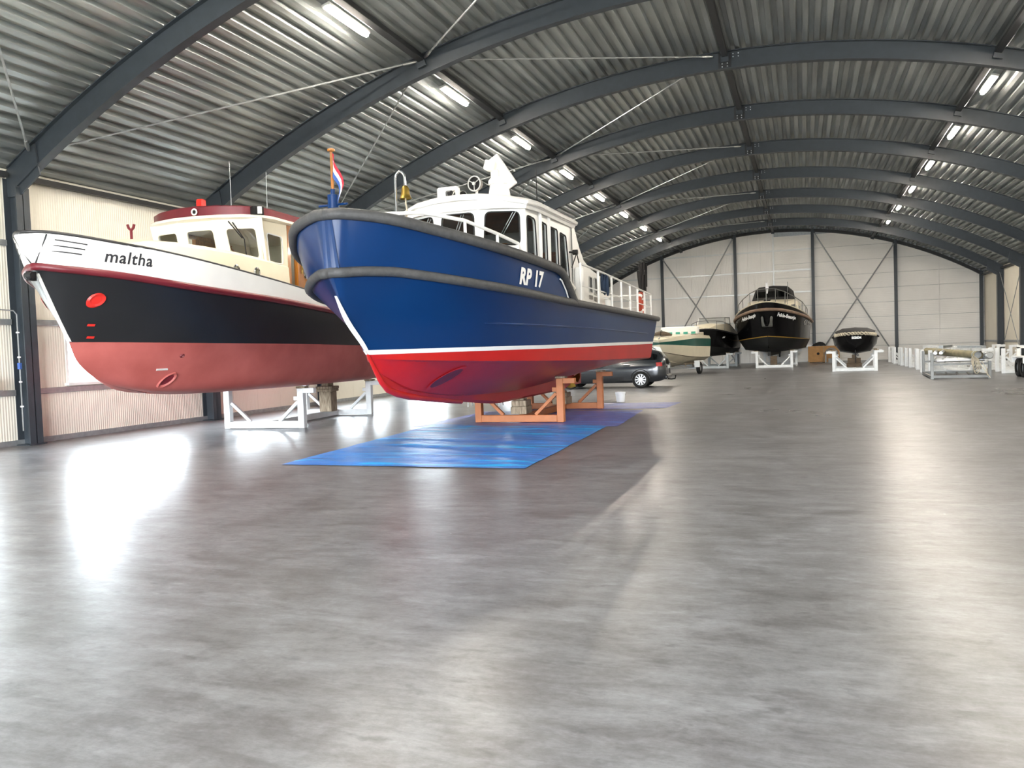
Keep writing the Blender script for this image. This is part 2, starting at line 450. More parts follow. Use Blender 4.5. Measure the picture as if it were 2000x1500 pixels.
# ---- longitudinal struts at the ridge and along both lamp rows
LAMPX = {-1: -8.63, 1: 4.95}
def strut_row(xc, nm, txt):
    z = arch(xc, RT); a = math.atan2(xc-CX, z-ZC)
    for k in range(0, 9):
        y0 = FY(k)+.17; y1 = FY(k+1)+.13
        rot = Matrix.Rotation(a, 3, 'Y')
        o = thing('roof_strut', f'dark box strut in the {ORD[k]} roof bay from the viewpoint, {txt}', 'strut', (xc, (y0+y1)/2, z-.09), group=nm)
        m = MB(); m.box((0, 0, 0), (.16, y1-y0, .16), rot); m.build('beam', 'strut', o, bevel=.01)
        m = MB()
        for s in (-1, 1): m.box((0, s*((y1-y0)/2-.06), -.09), (.22, .06, .24), rot)
        m.build_each('end_plate', 'frame', o)
strut_row(CX, 'ridge struts', 'along the ridge')
strut_row(LAMPX[-1]+.26, 'left row struts', 'beside the left lamp row')
strut_row(LAMPX[1]-.26, 'right row struts', 'beside the right lamp row')

# ---- strip lamps
def lamp(side, k, label):
    x = LAMPX[side]; z = arch(x, RT)-.16; a = math.atan2(x-CX, z-ZC)
    o = thing('strip_lamp', label, 'lamp', (x, FY(k)+.49*BAY, z), group='warm strip lamps')
    rot = Matrix.Rotation(a, 3, 'Y')
    m = MB(); m.box(rot @ Vector((0, 0, .05)), (.20, 1.62, .07), rot); m.build('housing', 'lamp_body', o, bevel=.015)
    m = MB(); pts = [rot @ Vector((0, -.76+1.52*i/8, -.012)) for i in range(9)]
    m.tube(pts, [.05, .07, .07, .07, .07, .07, .07, .07, .05], 10, sq=.7); m.build('diffuser', 'lamp_tube', o, smooth=40)
    m = MB()
    for s in (-1, 1): m.box(rot @ Vector((0, s*.6, .11)), (.04, .04, .10), rot)
    m.build_each('bracket', 'galv', o)
for k in range(0, 8): lamp(-1, k, f'{ORD[k]} glowing strip lamp from the viewpoint in the left ceiling row')
for k in range(2, 8): lamp(1, k, f'{ORD[k-2]} glowing strip lamp from the top right corner in the right ceiling row')
for k, t in ((-3, 'farthest behind'), (-2, 'just behind'), (-1, 'just ahead of')): lamp(-1, k, f'strip lamp of the left ceiling row {t} the viewpoint')
for k, t in ((-3, 'farthest behind'), (-2, 'just behind'), (-1, 'just ahead of'), (0, 'second ahead of'), (1, 'third ahead of')): lamp(1, k, f'strip lamp of the right ceiling row {t} the viewpoint')

# ---- roof bracing rods
def node(x, k, r=RT-.10): return Vector((x, FY(k)+.15, arch(x, r)))
KX, NX = WXL+.6, LAMPX[-1]+.26
rods = []
for k in range(0, 8):
    if k % 2 == 0: rods += [(node(KX, k), node(NX, k+1), k, 'from left knee'), (node(CX-.2, k), node(NX, k+1), k, 'from the ridge')]
    else: rods += [(node(NX, k), node(KX, k+1), k, 'down to left knee'), (node(NX, k), node(CX-.2, k+1), k, 'up to the ridge')]
rods.append((node(NX-1.0, -1), node(KX, 0), None, ''))
for a, b, k, t in rods:
    d = (b-a).normalized(); a = a+d*.15; b = b-d*.15; a.y += .0
    lab = f'thin grey roof bracing rod {t} in the {ORD[k]} bay' if k is not None else 'thick grey bracing rod ending at the nearest left column head'
    o = thing('bracing_rod', lab, 'rod', a, group='roof bracing rods')
    m = MB(); m.tube([(0, 0, 0), b-a], .022, 8); m.build('rod', 'galv', o, smooth=40)
    m = MB()
    for p, q in ((Vector((0, 0, 0)), d*.35), (b-a, (b-a)-d*.35)): m.tube([p, p+(q-p)*.5, q], [.03, .045, .03], 8)
    m.build_each('turnbuckle', 'bolt', o, smooth=40)

# ---- side walls: upright sandwich panels, girts, eaves strut, windows
def side_wall(side):
    X = WXL if side < 0 else WXR; nm = 'left' if side < 0 else 'right'; xo = X+side*.10
    W = thing('wall_'+nm, f'{nm} hall wall of pale sandwich panels', None, (X, FY(0), 0), kind='structure')
    ztop = arch(X, RD)-.02
    pw = BAY/5
    for k in range(-4, 9):
        win = side < 0 and k in WIN_BAYS
        for i in range(5):
            y0 = FY(k)+.15+i*pw+.004; y1 = y0+pw-.008
            segs = [(0.02, ztop)]
            if win:
                wy0, wy1 = FY(k)+WINY[0], FY(k)+WINY[1]
                if y1 > wy0 and y0 < wy1:
                    # split the panel around the window opening
                    parts = []
                    a, b = max(y0, wy0), min(y1, wy1)
                    m = MB()
                    if a > y0: m.span(min(0, side*.1), max(0, side*.1), y0-FY(0), a-FY(0), .02, ztop)
                    if b < y1: m.span(min(0, side*.1), max(0, side*.1), b-FY(0), y1-FY(0), .02, ztop)
                    m.span(min(0, side*.1), max(0, side*.1), a-FY(0), b-FY(0), .02, WINZ[0])
                    m.span(min(0, side*.1), max(0, side*.1), a-FY(0), b-FY(0), WINZ[1], ztop)
                    m.build('wall_panel', 'panel_'+nm, W, weld=False); continue
            m = MB(); m.span(min(0, side*.1), max(0, side*.1), y0-FY(0), y1-FY(0), .02, ztop)
            m.build('wall_panel', 'panel_'+nm, W, weld=False)
    m = MB(); m.span(min(side*.105, side*.13), max(side*.105, side*.13), YF-FY(0)-.2, YB-FY(0)+.2, 2.4 if side < 0 else 0, ztop+.3)
    if side < 0: m.span(min(side*.105, side*.13), max(side*.105, side*.13), YF-FY(0)-.2, YB-FY(0)+.2, 0, 1.2)
    m.build('outer_skin', 'galv', W)
    for k in range(-4, 9):
        y0 = FY(k)+.31-FY(0); y1 = FY(k+1)-.01-FY(0)
        zs = (1.08, 2.52, 4.12) if side < 0 else (1.1,)
        for z in zs:
            m = MB(); m.span(min(-side*.05, -side*.002), max(-side*.05, -side*.002), y0, y1, z-.06, z+.06)
            m.build('girt', 'galv', W, bevel=.008)
        m = MB(); m.span(min(-side*.18, -side*.06), max(-side*.18, -side*.06), y0, y1, ztop-.20, ztop-.09); m.build('eaves_strut', 'strut', W)
    m = MB(); m.span(min(-side*.02, 0), max(-side*.02, 0), YF-FY(0), YB-FY(0), .0, .11)
    t = m.build('baseboard_'+nm, 'galv'); t.location = (X, FY(0), 0); tag(t, f'grey concrete-coloured plinth strip along the {nm} wall', kind='structure')
    return W
side_wall(-1); side_wall(1)
for n, k in enumerate(WIN_BAYS):
    y0, y1 = FY(k)+WINY[0], FY(k)+WINY[1]; z0, z1 = WINZ
    o = thing(f'window_{n+1}', 'white framed daylight window low in the left wall', None, (WXL, (y0+y1)/2, z0), kind='structure')
    hw = (y1-y0)/2; h = z1-z0
    m = MB(); m.panel([(-hw, 0), (hw, 0), (hw, h), (-hw, h)], [[(-hw+.06, .06), (-.03, .06), (-.03, h-.06), (-hw+.06, h-.06)], [(.03, .06), (hw-.06, .06), (hw-.06, h-.06), (.03, h-.06)]], (.02, 0, 0), (0, 1, 0), (0, 0, 1), .14)
    m.build('window_frame', 'white_frame', o)
    m = MB(); m.span(-.02, .12, -hw-.05, hw+.05, -.06, 0); m.build('window_sill', 'white_frame', o)
    for a, b in ((-hw+.06, -.03), (.03, hw-.06)):
        m = MB(); m.span(-.06, -.05, a, b, .06, h-.06); m.build('pane', 'pane', o)

# ---- far gable: columns, panels, girts, crossed rods
GX = [CX+5.3*(i-2.5) for i in range(6)]
WB = thing('wall_back', 'far gable wall of pale grey panels under the arched roof', None, (CX, YB, 0), kind='structure')
def clip_panel(x0, x1, z0, z1, mt):
    n = 5; xs = [x0+(x1-x0)*i/n for i in range(n+1)]; tp = [min(z1, arch(x, RD)-.02) for x in xs]
    if max(tp) <= z0+.05: return
    tp = [max(t, z0+.01) for t in tp]
    o = [(x0-CX, z0), (x1-CX, z0)]+[(x-CX, t) for x, t in reversed(list(zip(xs, tp)))]
    m = MB(); m.panel(o, [], (0, 0, 0), (1, 0, 0), (0, 0, 1), .1); m.build('wall_panel', mt, WB, weld=False)
for i in range(5):
    a, b = GX[i], GX[i+1]
    if i == 0: a = WXL
    if i == 4: b = WXR
    if i < 2 or i == 2:
        x1 = b if i < 2 else (a+b)/2
        n = 5 if i < 2 else 3
        for j in range(n): clip_panel(a+(x1-a)*j/n+.004, a+(x1-a)*(j+1)/n-.004, .02, 12, 'panel_back')
    if i == 2:
        for z in range(9): clip_panel((a+b)/2+.004, b-.004, z+.02, z+.996, 'panel_back_h')
    if i > 2:
        for h in (0, 1):
            for z in range(9): clip_panel(a+(b-a)*h/2+.004, a+(b-a)*(h+1)/2-.004, z+.02, z+.996, 'panel_back_h')
m = MB(); n = 24; xs = [WXL-.2+(WXR-WXL+.4)*i/n for i in range(n+1)]
m.panel([(xs[0]-CX, 0), (xs[-1]-CX, 0)]+[(x-CX, arch(x, RD)+.3) for x in reversed(xs)], [], (0, .12, 0), (1, 0, 0), (0, 0, 1), -.03); m.build('outer_skin', 'galv', WB)
for i, x in enumerate(GX):
    zt = arch(max(min(x, CX+13.0), CX-13.0), RT)-.02
    m = MB(); xx = max(min(x-CX, 13.1), -13.1); m.span(xx-.10, xx+.10, -.24, -.012, .0, zt); m.build('gable_post', 'frame', WB, bevel=.01)
m = MB(); m.span(0-.05, .05, -.08, -.012, .02, arch(CX, RT)-.1); m.build('door_post', 'girt', WB)
for i in (0, 1, 2):
    for z in (1.1, 2.95, 4.45, 5.0, 6.55, 8.0):
        a, b = GX[i]+.11, GX[i+1]-.11
        if z in (4.45,) : continue
        if i == 2 and z > 7: pass
        # keep the part of the girt that lies under the arch
        while a < b and arch(a, RT)-.15 < z: a += .1
        if z == 1.1 and i != 2: continue
        if b-a < .4: continue
        m = MB(); m.span(a-CX, b-CX, -.07, -.012, z-.05, z+.05); m.build('girt', 'girt', WB)
for i in (3, 4):
    m = MB(); m.span((GX[i]+GX[i+1])/2-CX-.012, (GX[i]+GX[i+1])/2-CX+.012, -.012, -.001, .02, arch((GX[i]+GX[i+1])/2, RD)-.1); m.build('joint_strip', 'panel_back', WB)
m = MB(); pr = []
rows = []
for y in (-.26, -.02):
    rows.append([(x, y) for x in (0, 1)])
def arcband(m, r0, r1, y0, y1, A, n=40):
    def P(r, a, y): return (r*math.sin(a), y, ZC+r*math.cos(a))
    m.grid([[P(r0, -A+2*A*i/n, y0), P(r1, -A+2*A*i/n, y0), P(r1, -A+2*A*i/n, y1), P(r0, -A+2*A*i/n, y1)] for i in range(n+1)], closed=True)
arcband(m, RT-.22, RT-.02, -.22, -.015, math.asin(13.2/RT)); m.build('gable_rafter', 'strut', WB, smooth=30)
for i, k in ((1, 'left'), (3, 'right')):
    for s in (0, 1):
        a, b = (GX[i]+.12, GX[i+1]-.12) if s == 0 else (GX[i+1]-.12, GX[i]+.12)
        p = Vector((a, YB-.42-.10*s, arch(a, RT)-.35)); q = Vector((b, YB-.42-.10*s, .25))
        o = thing('bracing_rod', f'grey diagonal rod on the far gable, {k} cross, leaning {"right" if s == 0 else "left"} at its foot', 'rod', p, group='gable bracing rods')
        m = MB(); m.tube([(0, 0, 0), q-p], .045, 8); m.build('rod', 'galv', o, smooth=40)
        m = MB(); m.box((0, .06, 0), (.14, .12, .18)); m.box(q-p+Vector((0, .06, 0)), (.14, .12, .18)); m.build_each('end_bracket', 'frame', o)
for s in (0, 1):
    k0, k1 = (7, 8) if s == 0 else (8, 7)
    p = Vector((WXR-.2-.04*s, FY(k0)+.4*(1 if s == 0 else -.3), 5.2)); q = Vector((WXR-.2-.04*s, FY(k1)+.4*(-.3 if s == 0 else 1), .3))
    o = thing('bracing_rod', f'grey diagonal rod on the right side wall, {"far" if s == 0 else "near"} foot', 'rod', p, group='wall bracing rods')
    m = MB(); m.tube([(0, 0, 0), q-p], .02, 8); m.build('rod', 'galv', o, smooth=40)
    m = MB(); m.box((0.06, 0, 0), (.14, .08, .1)); m.box(q-p+Vector((0.06, 0, 0)), (.14, .08, .1)); m.build_each('end_bracket', 'frame', o)

# ---- wall behind the viewpoint, with its boat door standing open
n = 24; xs = [WXL-.2+(WXR-WXL+.4)*i/n for i in range(n+1)]
m = MB(); m.panel([(xs[0], 0), (DOOR[0], 0), (DOOR[0], DOOR[3]), (DOOR[1], DOOR[3]), (DOOR[1], 0), (xs[-1], 0)]+[(x, arch(x, RD)+.3) for x in reversed(xs)], [], (0, YF, 0), (1, 0, 0), (0, 0, 1), .12)
tag(m.build('wall_front', 'panel_front'), 'front gable wall behind the viewpoint with an open boat door', kind='structure')
# ================================================================== boat materials
mat('navy', '0a3060', rough=.28, var=.05, scale=.8, coat=.05, spec=.25)
mat('signal_red', 'b81917', rough=.4, var=.08, scale=1.2, bump=.05, bscale=18)
mat('boat_white', 'f2f1ee', rough=.32, var=.02)
mat('rubber', '4a4a4b', rough=.6, var=.15, scale=12, bump=.2, bscale=30)
mat('black_gloss', '121314', rough=.25, var=.05, coat=.4)
mat('black_matt', '161617', rough=.65, var=.1)
mat('chrome', 'd4d6d8', rough=.15, metal=1., var=.03)
mat('brass', 'a98e45', rough=.35, metal=.9, var=.15, scale=12)
mat('varnish', 'b5742c', rough=.3, var=.18, scale=4, stretch=(8, 8, .6), coat=.4, col2='8a5219')
mat('mahogany', 'a25c36', rough=.4, var=.2, scale=4, stretch=(1, 1, 8))
mat('flag_red', 'c3303f', rough=.8, var=.06)
mat('flag_white', 'eeeef2', rough=.8, var=.03)
mat('flag_blue', '3a5a9c', rough=.8, var=.06)
mat('buoy', 'b5452c', rough=.6, var=.1)
mat('rope_dark', '2a2726', rough=.9, var=.2, bump=.4, bscale=60)
mat('rope_blue', '2c3d55', rough=.9, var=.2)
mat('rope_pale', 'cfc4ad', rough=.9, var=.15, bump=.3, bscale=80)
mat('cream', 'efe8d4', rough=.35, var=.02)
mat('cream_side', 'e4dbc2', rough=.35, var=.03)
mat('ivory', 'f4f2ec', rough=.35, var=.02)
mat('maroon', '6e1c28', rough=.4, var=.12, scale=3)
mat('hull_black', '1d1e21', rough=.38, var=.12, scale=1.5, bump=.05, bscale=9)
mat('oxide', 'b5605a', rough=.55, var=.08, scale=1.4, bump=.12, bscale=7, col2='a24f49')
mat('zinc', 'd7d8d6', rough=.5, var=.15)
mat('cap_rail', '2d2c2d', rough=.45, var=.1)
mat('red_paint', 'cf2a22', rough=.35, var=.05)
mat('decking', 'b9b4a6', rough=.7, var=.1)
mat('dark_void', '0c0a0a', rough=.8, var=.1)
mat('lettering_white', 'f4f4f4', rough=.5, var=.0)
mat('lettering_black', '2a2a2e', rough=.5, var=.0)
mat('grey_plastic', '8d8782', rough=.5, var=.1)

mat('side_glass', '15181b', rough=.06, var=.0, spec=.7)

class Hull:
    """lines: name -> [(d, b, z), ...] with d aft of the bow; local frame: x = port offset, y = d"""
    def __init__(s, lines, p=2.2, n=44):
        s.L = {}; s.p = p; s.n = n
        for k, c in lines.items():
            ds = [q[0] for q in c]; s.L[k] = (ds[0], ds[-1], pchip(ds, [q[1] for q in c]), pchip(ds, [q[2] for q in c]))
    def at(s, k, d):
        d0, d1, fb, fz = s.L[k]; return fb(d), fz(d)
    def row(s, k, side, t0=0., t1=1., off=0., dz=0., dmax=None, n=None):
        d0, d1, fb, fz = s.L[k]; out = []; n = n or s.n
        if dmax is not None: d1 = min(d1, dmax)
        for i in range(n+1):
            t = t0+(t1-t0)*i/n; d = d0+(d1-d0)*t**s.p; b = fb(d)
            out.append((side*(b+off), d, fz(d)+dz))
        return out
    def band(s, ks, m=None, sub=3, dmax=None, off=0., crv=False):
        """skin between successive lines, both sides"""
        m = m or MB()
        for side in (1, -1):
            rows = []
            for q_, (a, b) in enumerate(zip(ks[:-1], ks[1:])):
                ra, rb = s.row(a, side, dmax=dmax, off=off), s.row(b, side, dmax=dmax, off=off)
                if crv:
                    rz = s.row(ks[max(q_-1, 0)], side, dmax=dmax, off=off); rc = s.row(ks[min(q_+2, len(ks)-1)], side, dmax=dmax, off=off)
                for j in range(sub):
                    t = j/sub
                    if crv:
                        rows.append([tuple(.5*(2*p[i]+(q[i]-z[i])*t+(2*z[i]-5*p[i]+4*q[i]-c[i])*t*t+(-z[i]+3*p[i]-3*q[i]+c[i])*t**3) for i in range(3)) for z, p, q, c in zip(rz, ra, rb, rc)]); continue
                    rows.append([tuple(p[i]*(1-t)+q[i]*t for i in range(3)) for p, q in zip(ra, rb)])
            rows.append(s.row(ks[-1], side, dmax=dmax, off=off)); m.grid(rows, flip=side < 0)
        return m
    def hb(s, d, z, ks):
        """half breadth of the skin at (d, z)"""
        pts = []
        for k in ks:
            d0, d1, fb, fz = s.L[k]
            pts.append((fz(d), fb(d) if d >= d0 else 0.))
        pts.sort()
        if z <= pts[0][0]: return pts[0][1]
        for (z0, b0), (z1, b1) in zip(pts[:-1], pts[1:]):
            if z0 <= z <= z1: return b0+(b1-b0)*(z-z0)/max(z1-z0, 1e-6)
        return pts[-1][1]
    def rail(s, k, off=.0, dz=0., n=36, dmax=None):
        """full-length path: starboard stern, round the bow, port stern"""
        a = s.row(k, -1, off=off, dz=dz, n=n, dmax=dmax); b = s.row(k, 1, off=off, dz=dz, n=n, dmax=dmax)
        d0 = s.L[k][0]
        return list(reversed(a[1:]))+[(0, d0-off, a[0][2])]+b[1:]
    def transom(s, ks, m=None):
        m = m or MB(); P = []
        for k in ks:
            d0, d1, fb, fz = s.L[k]; P.append((fb(d1), d1, fz(d1)))
        m.grid([[(-b, d, z) for b, d, z in P], [(b, d, z) for b, d, z in P]]); return m
    def deck(s, k, dz=0., d0=None, dmax=None, inset=.03, camber=.04):
        m = MB(); L_ = s.row(k, -1, off=-inset, dz=dz, dmax=dmax); R2 = s.row(k, 1, off=-inset, dz=dz, dmax=dmax)
        rows = []
        for a, b in zip(L_, R2): rows.append([(a[0]+(b[0]-a[0])*t, a[1], a[2]+camber*(1-(2*t-1)**2)) for t in (0, .25, .5, .75, 1)])
        m.grid(rows); return m

def facet_wall(m, panes, p0, p1, z0, z1, wins, th=.05, lean=(0, 0), zs=None):
    """upright wall from p0 to p1 (x, y) seen from outside left-to-right; wins: outlines in (u, v); returns pane outlines"""
    O = Vector((p0[0], p0[1], z0)); ex = Vector((p1[0]-p0[0], p1[1]-p0[1], 0)); w = ex.length; ex.normalize()
    ey = Vector((lean[0], lean[1], z1-z0)); h = ey.length; ey.normalize()
    m.panel([(0, 0), (w, 0), (w, h), (0, h)], wins, O, ex, ey, th)
    nz = ex.cross(ey).normalized()
    for wn in wins: panes.append((wn, O-nz*th*.5, ex, ey))

# ------------------------------------------------------------------ blue patrol boat
RPX, RPY = -5.85, 8.7
rp = thing('patrol_boat', 'navy blue steel patrol boat with white wheelhouse and red bottom, on brown stand', 'boat', (RPX, RPY, 0))
RH = Hull({
 'A':  [(1.85, .02, 1.34), (2.85, .12, 1.02), (4.88, .2, .82), (7.15, .22, .76), (11, .2, .86), (14.4, .15, 1.05)],
 'C':  [(1.68, 0, 1.52), (2.4, .40, 1.47), (3.5, .82, 1.41), (5.3, 1.32, 1.35), (8, 1.62, 1.29), (11, 1.72, 1.25), (14.4, 1.74, 1.22)],
 'C2': [(1.66, 0, 1.54), (2.4, .46, 1.49), (3.5, .90, 1.44), (5.3, 1.41, 1.385), (8, 1.71, 1.325), (11, 1.80, 1.285), (14.4, 1.80, 1.255)],
 'WB': [(1.60, 0, 1.60), (2.4, .48, 1.60), (3.5, .97, 1.60), (4.3, 1.23, 1.60), (5.3, 1.46, 1.60), (8, 1.76, 1.61), (11, 1.85, 1.62), (14.4, 1.86, 1.63)],
 'WT': [(1.54, 0, 1.665), (2.4, .53, 1.665), (3.5, 1.01, 1.665), (4.3, 1.27, 1.665), (5.3, 1.49, 1.665), (8, 1.78, 1.675), (11, 1.86, 1.685), (14.4, 1.87, 1.69)],
 'N':  [(1.04, 0, 2.08), (1.28, .09, 2.08), (1.75, .36, 2.07), (2.5, .84, 2.05), (3.5, 1.27, 2.02), (5.3, 1.63, 1.99), (8, 1.86, 1.97), (11, 1.92, 1.95), (14.4, 1.93, 1.94)],
 'F':  [(.74, 0, 2.70), (.76, .07, 2.70), (.86, .18, 2.71), (1.02, .34, 2.72), (1.25, .54, 2.72), (1.57, .84, 2.68), (2.1, 1.22, 2.61), (3.3, 1.63, 2.52), (5.3, 1.87, 2.43), (9, 1.98, 2.38), (14.4, 2.0, 2.32)],
 'G':  [(.66, 0, 3.46), (.67, .09, 3.46), (.76, .27, 3.45), (.90, .50, 3.425), (1.1, .76, 3.375), (1.45, 1.03, 3.30), (1.95, 1.34, 3.205), (2.51, 1.58, 3.125), (3.44, 1.75, 3.055), (4.25, 1.84, 3.0), (5.0, 1.88, 2.945), (5.25, 1.888, 2.86), (5.5, 1.893, 2.69), (5.75, 1.897, 2.52), (5.9, 1.90, 2.42)],
}, p=2.4)
hl = RH.band(['A', 'C', 'C2', 'WB'], sub=3).build('hull_bottom', 'signal_red', rp, smooth=24, label='red painted underwater hull')
m = MB()
for sd in (1, -1):
    r = RH.row('A', sd); m.grid([r, [(0, q[1], q[2]-.02) for q in r]], flip=sd > 0)
# keel with rounded forefoot
kz = pchip([1.9, 2.18, 2.85, 4.88, 7.15, 11.6, 12.1], [1.24, 1.05, .91, .69, .52, .52, .62]); kt = pchip([1.9, 2.3, 12.1], [1.30, 1.22, .95])
rows = []
for i in range(40):
    d = 1.86+10.3*i/39; zt = RH.at('A', d)[1]+.06; zb = min(kz(d), zt-.02); t = min(.07, .015+.03*(d-1.8)); rows.append([(t*1.6, d, zt), (t, d, zb+.05), (0, d, zb), (-t, d, zb+.05), (-t*1.6, d, zt)])
m.grid(rows); m.add(rows[-1], [(0, 1, 2, 3, 4)])
m.tube([(0, 1.595, 1.60), (0, 1.70, 1.48), (0, 1.83, 1.33), (0, 1.97, 1.185), (0, 2.15, 1.07), (0, 2.45, .99), (0, 2.85, .925), (0, 4.0, .80), (0, 4.88, .70)], [.018, .03, .036, .042, .05, .055, .06, .06, .05], 10)
m.build('keel', 'signal_red', rp, smooth=40)
ru = MB(); ru.panel([(12.6, .6), (13.3, .6), (13.4, 1.1), (12.9, 1.16), (12.55, 1.1)], [], (.03, 0, 0), (0, 1, 0), (0, 0, 1), .06); ru.build('rudder', 'signal_red', rp, bevel=.01)
m = MB()
for k in range(4):
    a = PI/2*k; m.grid([[(.05*math.cos(a+.3*s), 12.3+.06*s, .80+.05*math.sin(a+.3*s)), (.27*math.cos(a+.5*s), 12.3+.10*s, .80+.27*math.sin(a+.5*s))] for s in (-1, 0, 1)])
m.lathe([(.06, -.08), (.06, .08)], 12, Matrix.Translation((0, 12.3, .80)) @ Matrix.Rotation(PI/2, 4, 'X')); m.build('propeller', 'brass', rp, smooth=50)
RH.band(['WB', 'WT'], sub=1, off=.004).build('boot_stripe', 'boat_white', rp, smooth=30, label='white waterline stripe')
RH.band(['WT', 'N', 'F'], sub=5).build('topside', 'navy', rp, smooth=30)
# upper bow
m = MB(); Gd = 5.9
for sd in (1, -1):
    ra, rb = RH.row('F', sd, dmax=Gd, n=60), RH.row('G', sd, dmax=Gd, n=60); rows = []
    for j in range(7):
        t = j/6; fl = 0.
        rows.append([tuple(p[i]*(1-t)+q[i]*t+(-sd*fl*min(1, abs(p[0])*2) if i == 0 else fl*.6*max(0, 1-abs(p[0])*2) if i == 1 else 0) for i in range(3)) for p, q in zip(ra, rb)])
    m.grid(rows, flip=sd < 0)
    ri = RH.row('G', sd, dmax=Gd, off=-.07, n=60); rj = RH.row('F', sd, dmax=Gd, off=-.12, n=60)
    m.grid([rb, ri, rj], flip=sd < 0)
m.build('bulwark', 'navy', rp, smooth=34)
RH.transom(['A', 'C', 'C2', 'WB', 'WT', 'N', 'F']).build('transom', 'navy', rp)
RH.deck('F', dz=-.03).build('deck', 'decking', rp)
m = MB(); m.tube(RH.rail('G', off=.03, dz=.0, n=60), .068, 10, sq=1.15); m.build('gunwale_rubber', 'rubber', rp, smooth=50, label='thick grey rubber rail along the bow top')
m = MB(); m.tube(RH.rail('F', off=.035, dz=.0, n=60), .062, 10, sq=1.1); m.build('fender_rail', 'rubber', rp, smooth=50, label='grey rubber rubbing rail round the hull')
# spray strakes
for sd, nm in ((1, 'spray_strake'), (-1, 'spray_strake')):
    m = MB(); pts = []
    for i in range(30):
        d = 3.2+10.2*i/29; z = 2.03-.012*(d-3.2)+.0; b = RH.hb(d, z, ['WT', 'N', 'F']); pts.append((sd*(b+.004), d, z))
    m.tube(pts, [.004]+[.016]*28+[.004], 6); m.build(nm, 'navy', rp, smooth=50)
# white strip down the stem
m = MB(); rows = []
for i in range(12):
    z = 1.66+.74*i/11; d = pchip([1.6, 1.665, 2.08, 2.5], [1.60, 1.54, 1.04, .73])(z)
    hw = .008+.016*math.sin(PI*min(1, i/11*.8+.2)); rows.append([(-hw*1.8, d+hw*1.3, z), (-hw, d-.012, z), (hw, d-.012, z), (hw*1.8, d+hw*1.3, z)])
m.grid(rows); m.build('stem_strip', 'boat_white', rp, smooth=40)
# bow thruster mouth: flat disc, the shade of the recess painted in as dark red
def on_hull(d, z, sd=1, off=0., ks=('A', 'C', 'C2', 'WB', 'WT', 'N', 'F')): return Vector((sd*(RH.hb(d, z, list(ks))+off), d, z))
for sd in (1, -1):
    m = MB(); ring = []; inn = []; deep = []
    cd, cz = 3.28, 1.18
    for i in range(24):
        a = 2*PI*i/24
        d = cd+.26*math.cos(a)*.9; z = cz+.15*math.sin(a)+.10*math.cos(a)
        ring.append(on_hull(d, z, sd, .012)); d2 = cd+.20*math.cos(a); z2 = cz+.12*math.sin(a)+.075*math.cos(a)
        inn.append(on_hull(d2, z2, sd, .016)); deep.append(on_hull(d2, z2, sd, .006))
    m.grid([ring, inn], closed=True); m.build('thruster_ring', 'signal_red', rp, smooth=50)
    m = MB(); m.add(inn, [tuple(range(24))]); m.build('thruster_shade', 'maroon', rp, label='oval bow thruster opening, its inner shade painted dark red')
# lettering RP 17
def place_rp(u, v):
    d = 3.44+u*1.0; z = 2.64-.022*u+v; return on_hull(d, z, 1, .012, ('F', 'G'))
t = text_on('RP 17', .34, lambda u, v: place_rp(u*.98, v), bold=.016, spacing=1.05)
t.build_each('letter', 'lettering_white', rp)
def place_rp2(u, v):
    d = 4.75-u*1.0; z = 2.62+.02*u+v; return on_hull(d, z, -1, .012, ('F', 'G'))
text_on('RP 17', .34, lambda u, v: place_rp2(u*.98, v), bold=.016, spacing=1.05).build_each('letter', 'lettering_white', rp)
# fairlead slot in the bulwark end
m = MB(); P = [on_hull(5.05, 2.80, 1, .02, ('F', 'G')), on_hull(5.14, 2.78, 1, .02, ('F', 'G')), on_hull(5.38, 2.62, 1, .02, ('F', 'G')), on_hull(5.52, 2.47, 1, .02, ('F', 'G'))]
m.tube(P, .014, 6); m.build('grab_bar', 'boat_white', rp, smooth=50)

# wheelhouse ------------------------------------------------------------
hs = MB(); panes = []
ZB, ZT = 2.42, 4.20
# plan: facets of the front, then port side and starboard side; x = port
FR = [(-1.17, 5.42), (-.42, 5.06), (.42, 5.06), (1.17, 5.42)]
for i, (w0, w1) in enumerate(((.10, .76), (.10, .78), (.10, .76))):
    a, b = FR[i], FR[i+1]
    wd = math.hypot(b[0]-a[0], b[1]-a[1])
    facet_wall(hs, panes, a, b, ZB, ZT, [rquad([(.07, 1.08), (wd-.11, 1.08), (wd-.11, 1.67), (.11, 1.67)], .10)], lean=(0, .10 if False else .0))
port = [rquad([(.07, .62), (.58, .62), (.50, 1.60), (.07, 1.62)], .09), rquad([(.84, .80), (1.16, .80), (1.14, 1.58), (.84, 1.60)], .05),
        rquad([(1.36, .70), (1.84, .70), (1.80, 1.56), (1.34, 1.57)], .05), rquad([(1.98, .50), (2.56, .50), (2.36, 1.50), (1.98, 1.53)], .05)]
facet_wall(hs, panes, (1.17, 5.42), (1.27, 8.20), ZB, ZT, port)
mirror = [[(2.782-u, v) for u, v in reversed(w)] for w in port]
facet_wall(hs, panes, (-1.27, 8.20), (-1.17, 5.42), ZB, ZT, mirror)
house = hs.build('wheelhouse', 'boat_white', rp, bevel=.012)
for i, (wn, O, ex, ey) in enumerate(panes):
    m = MB(); m.panel(wn, [], O, ex, ey, .008); m.build('window_pane', 'boat_glass', house)
    m = MB(); pts = [O+ex*p[0]+ey*p[1]+ex.cross(ey)*.03 for p in wn]; m.tube(pts, .014, 6, closed=True); m.build('window_seal', 'black_matt', house)
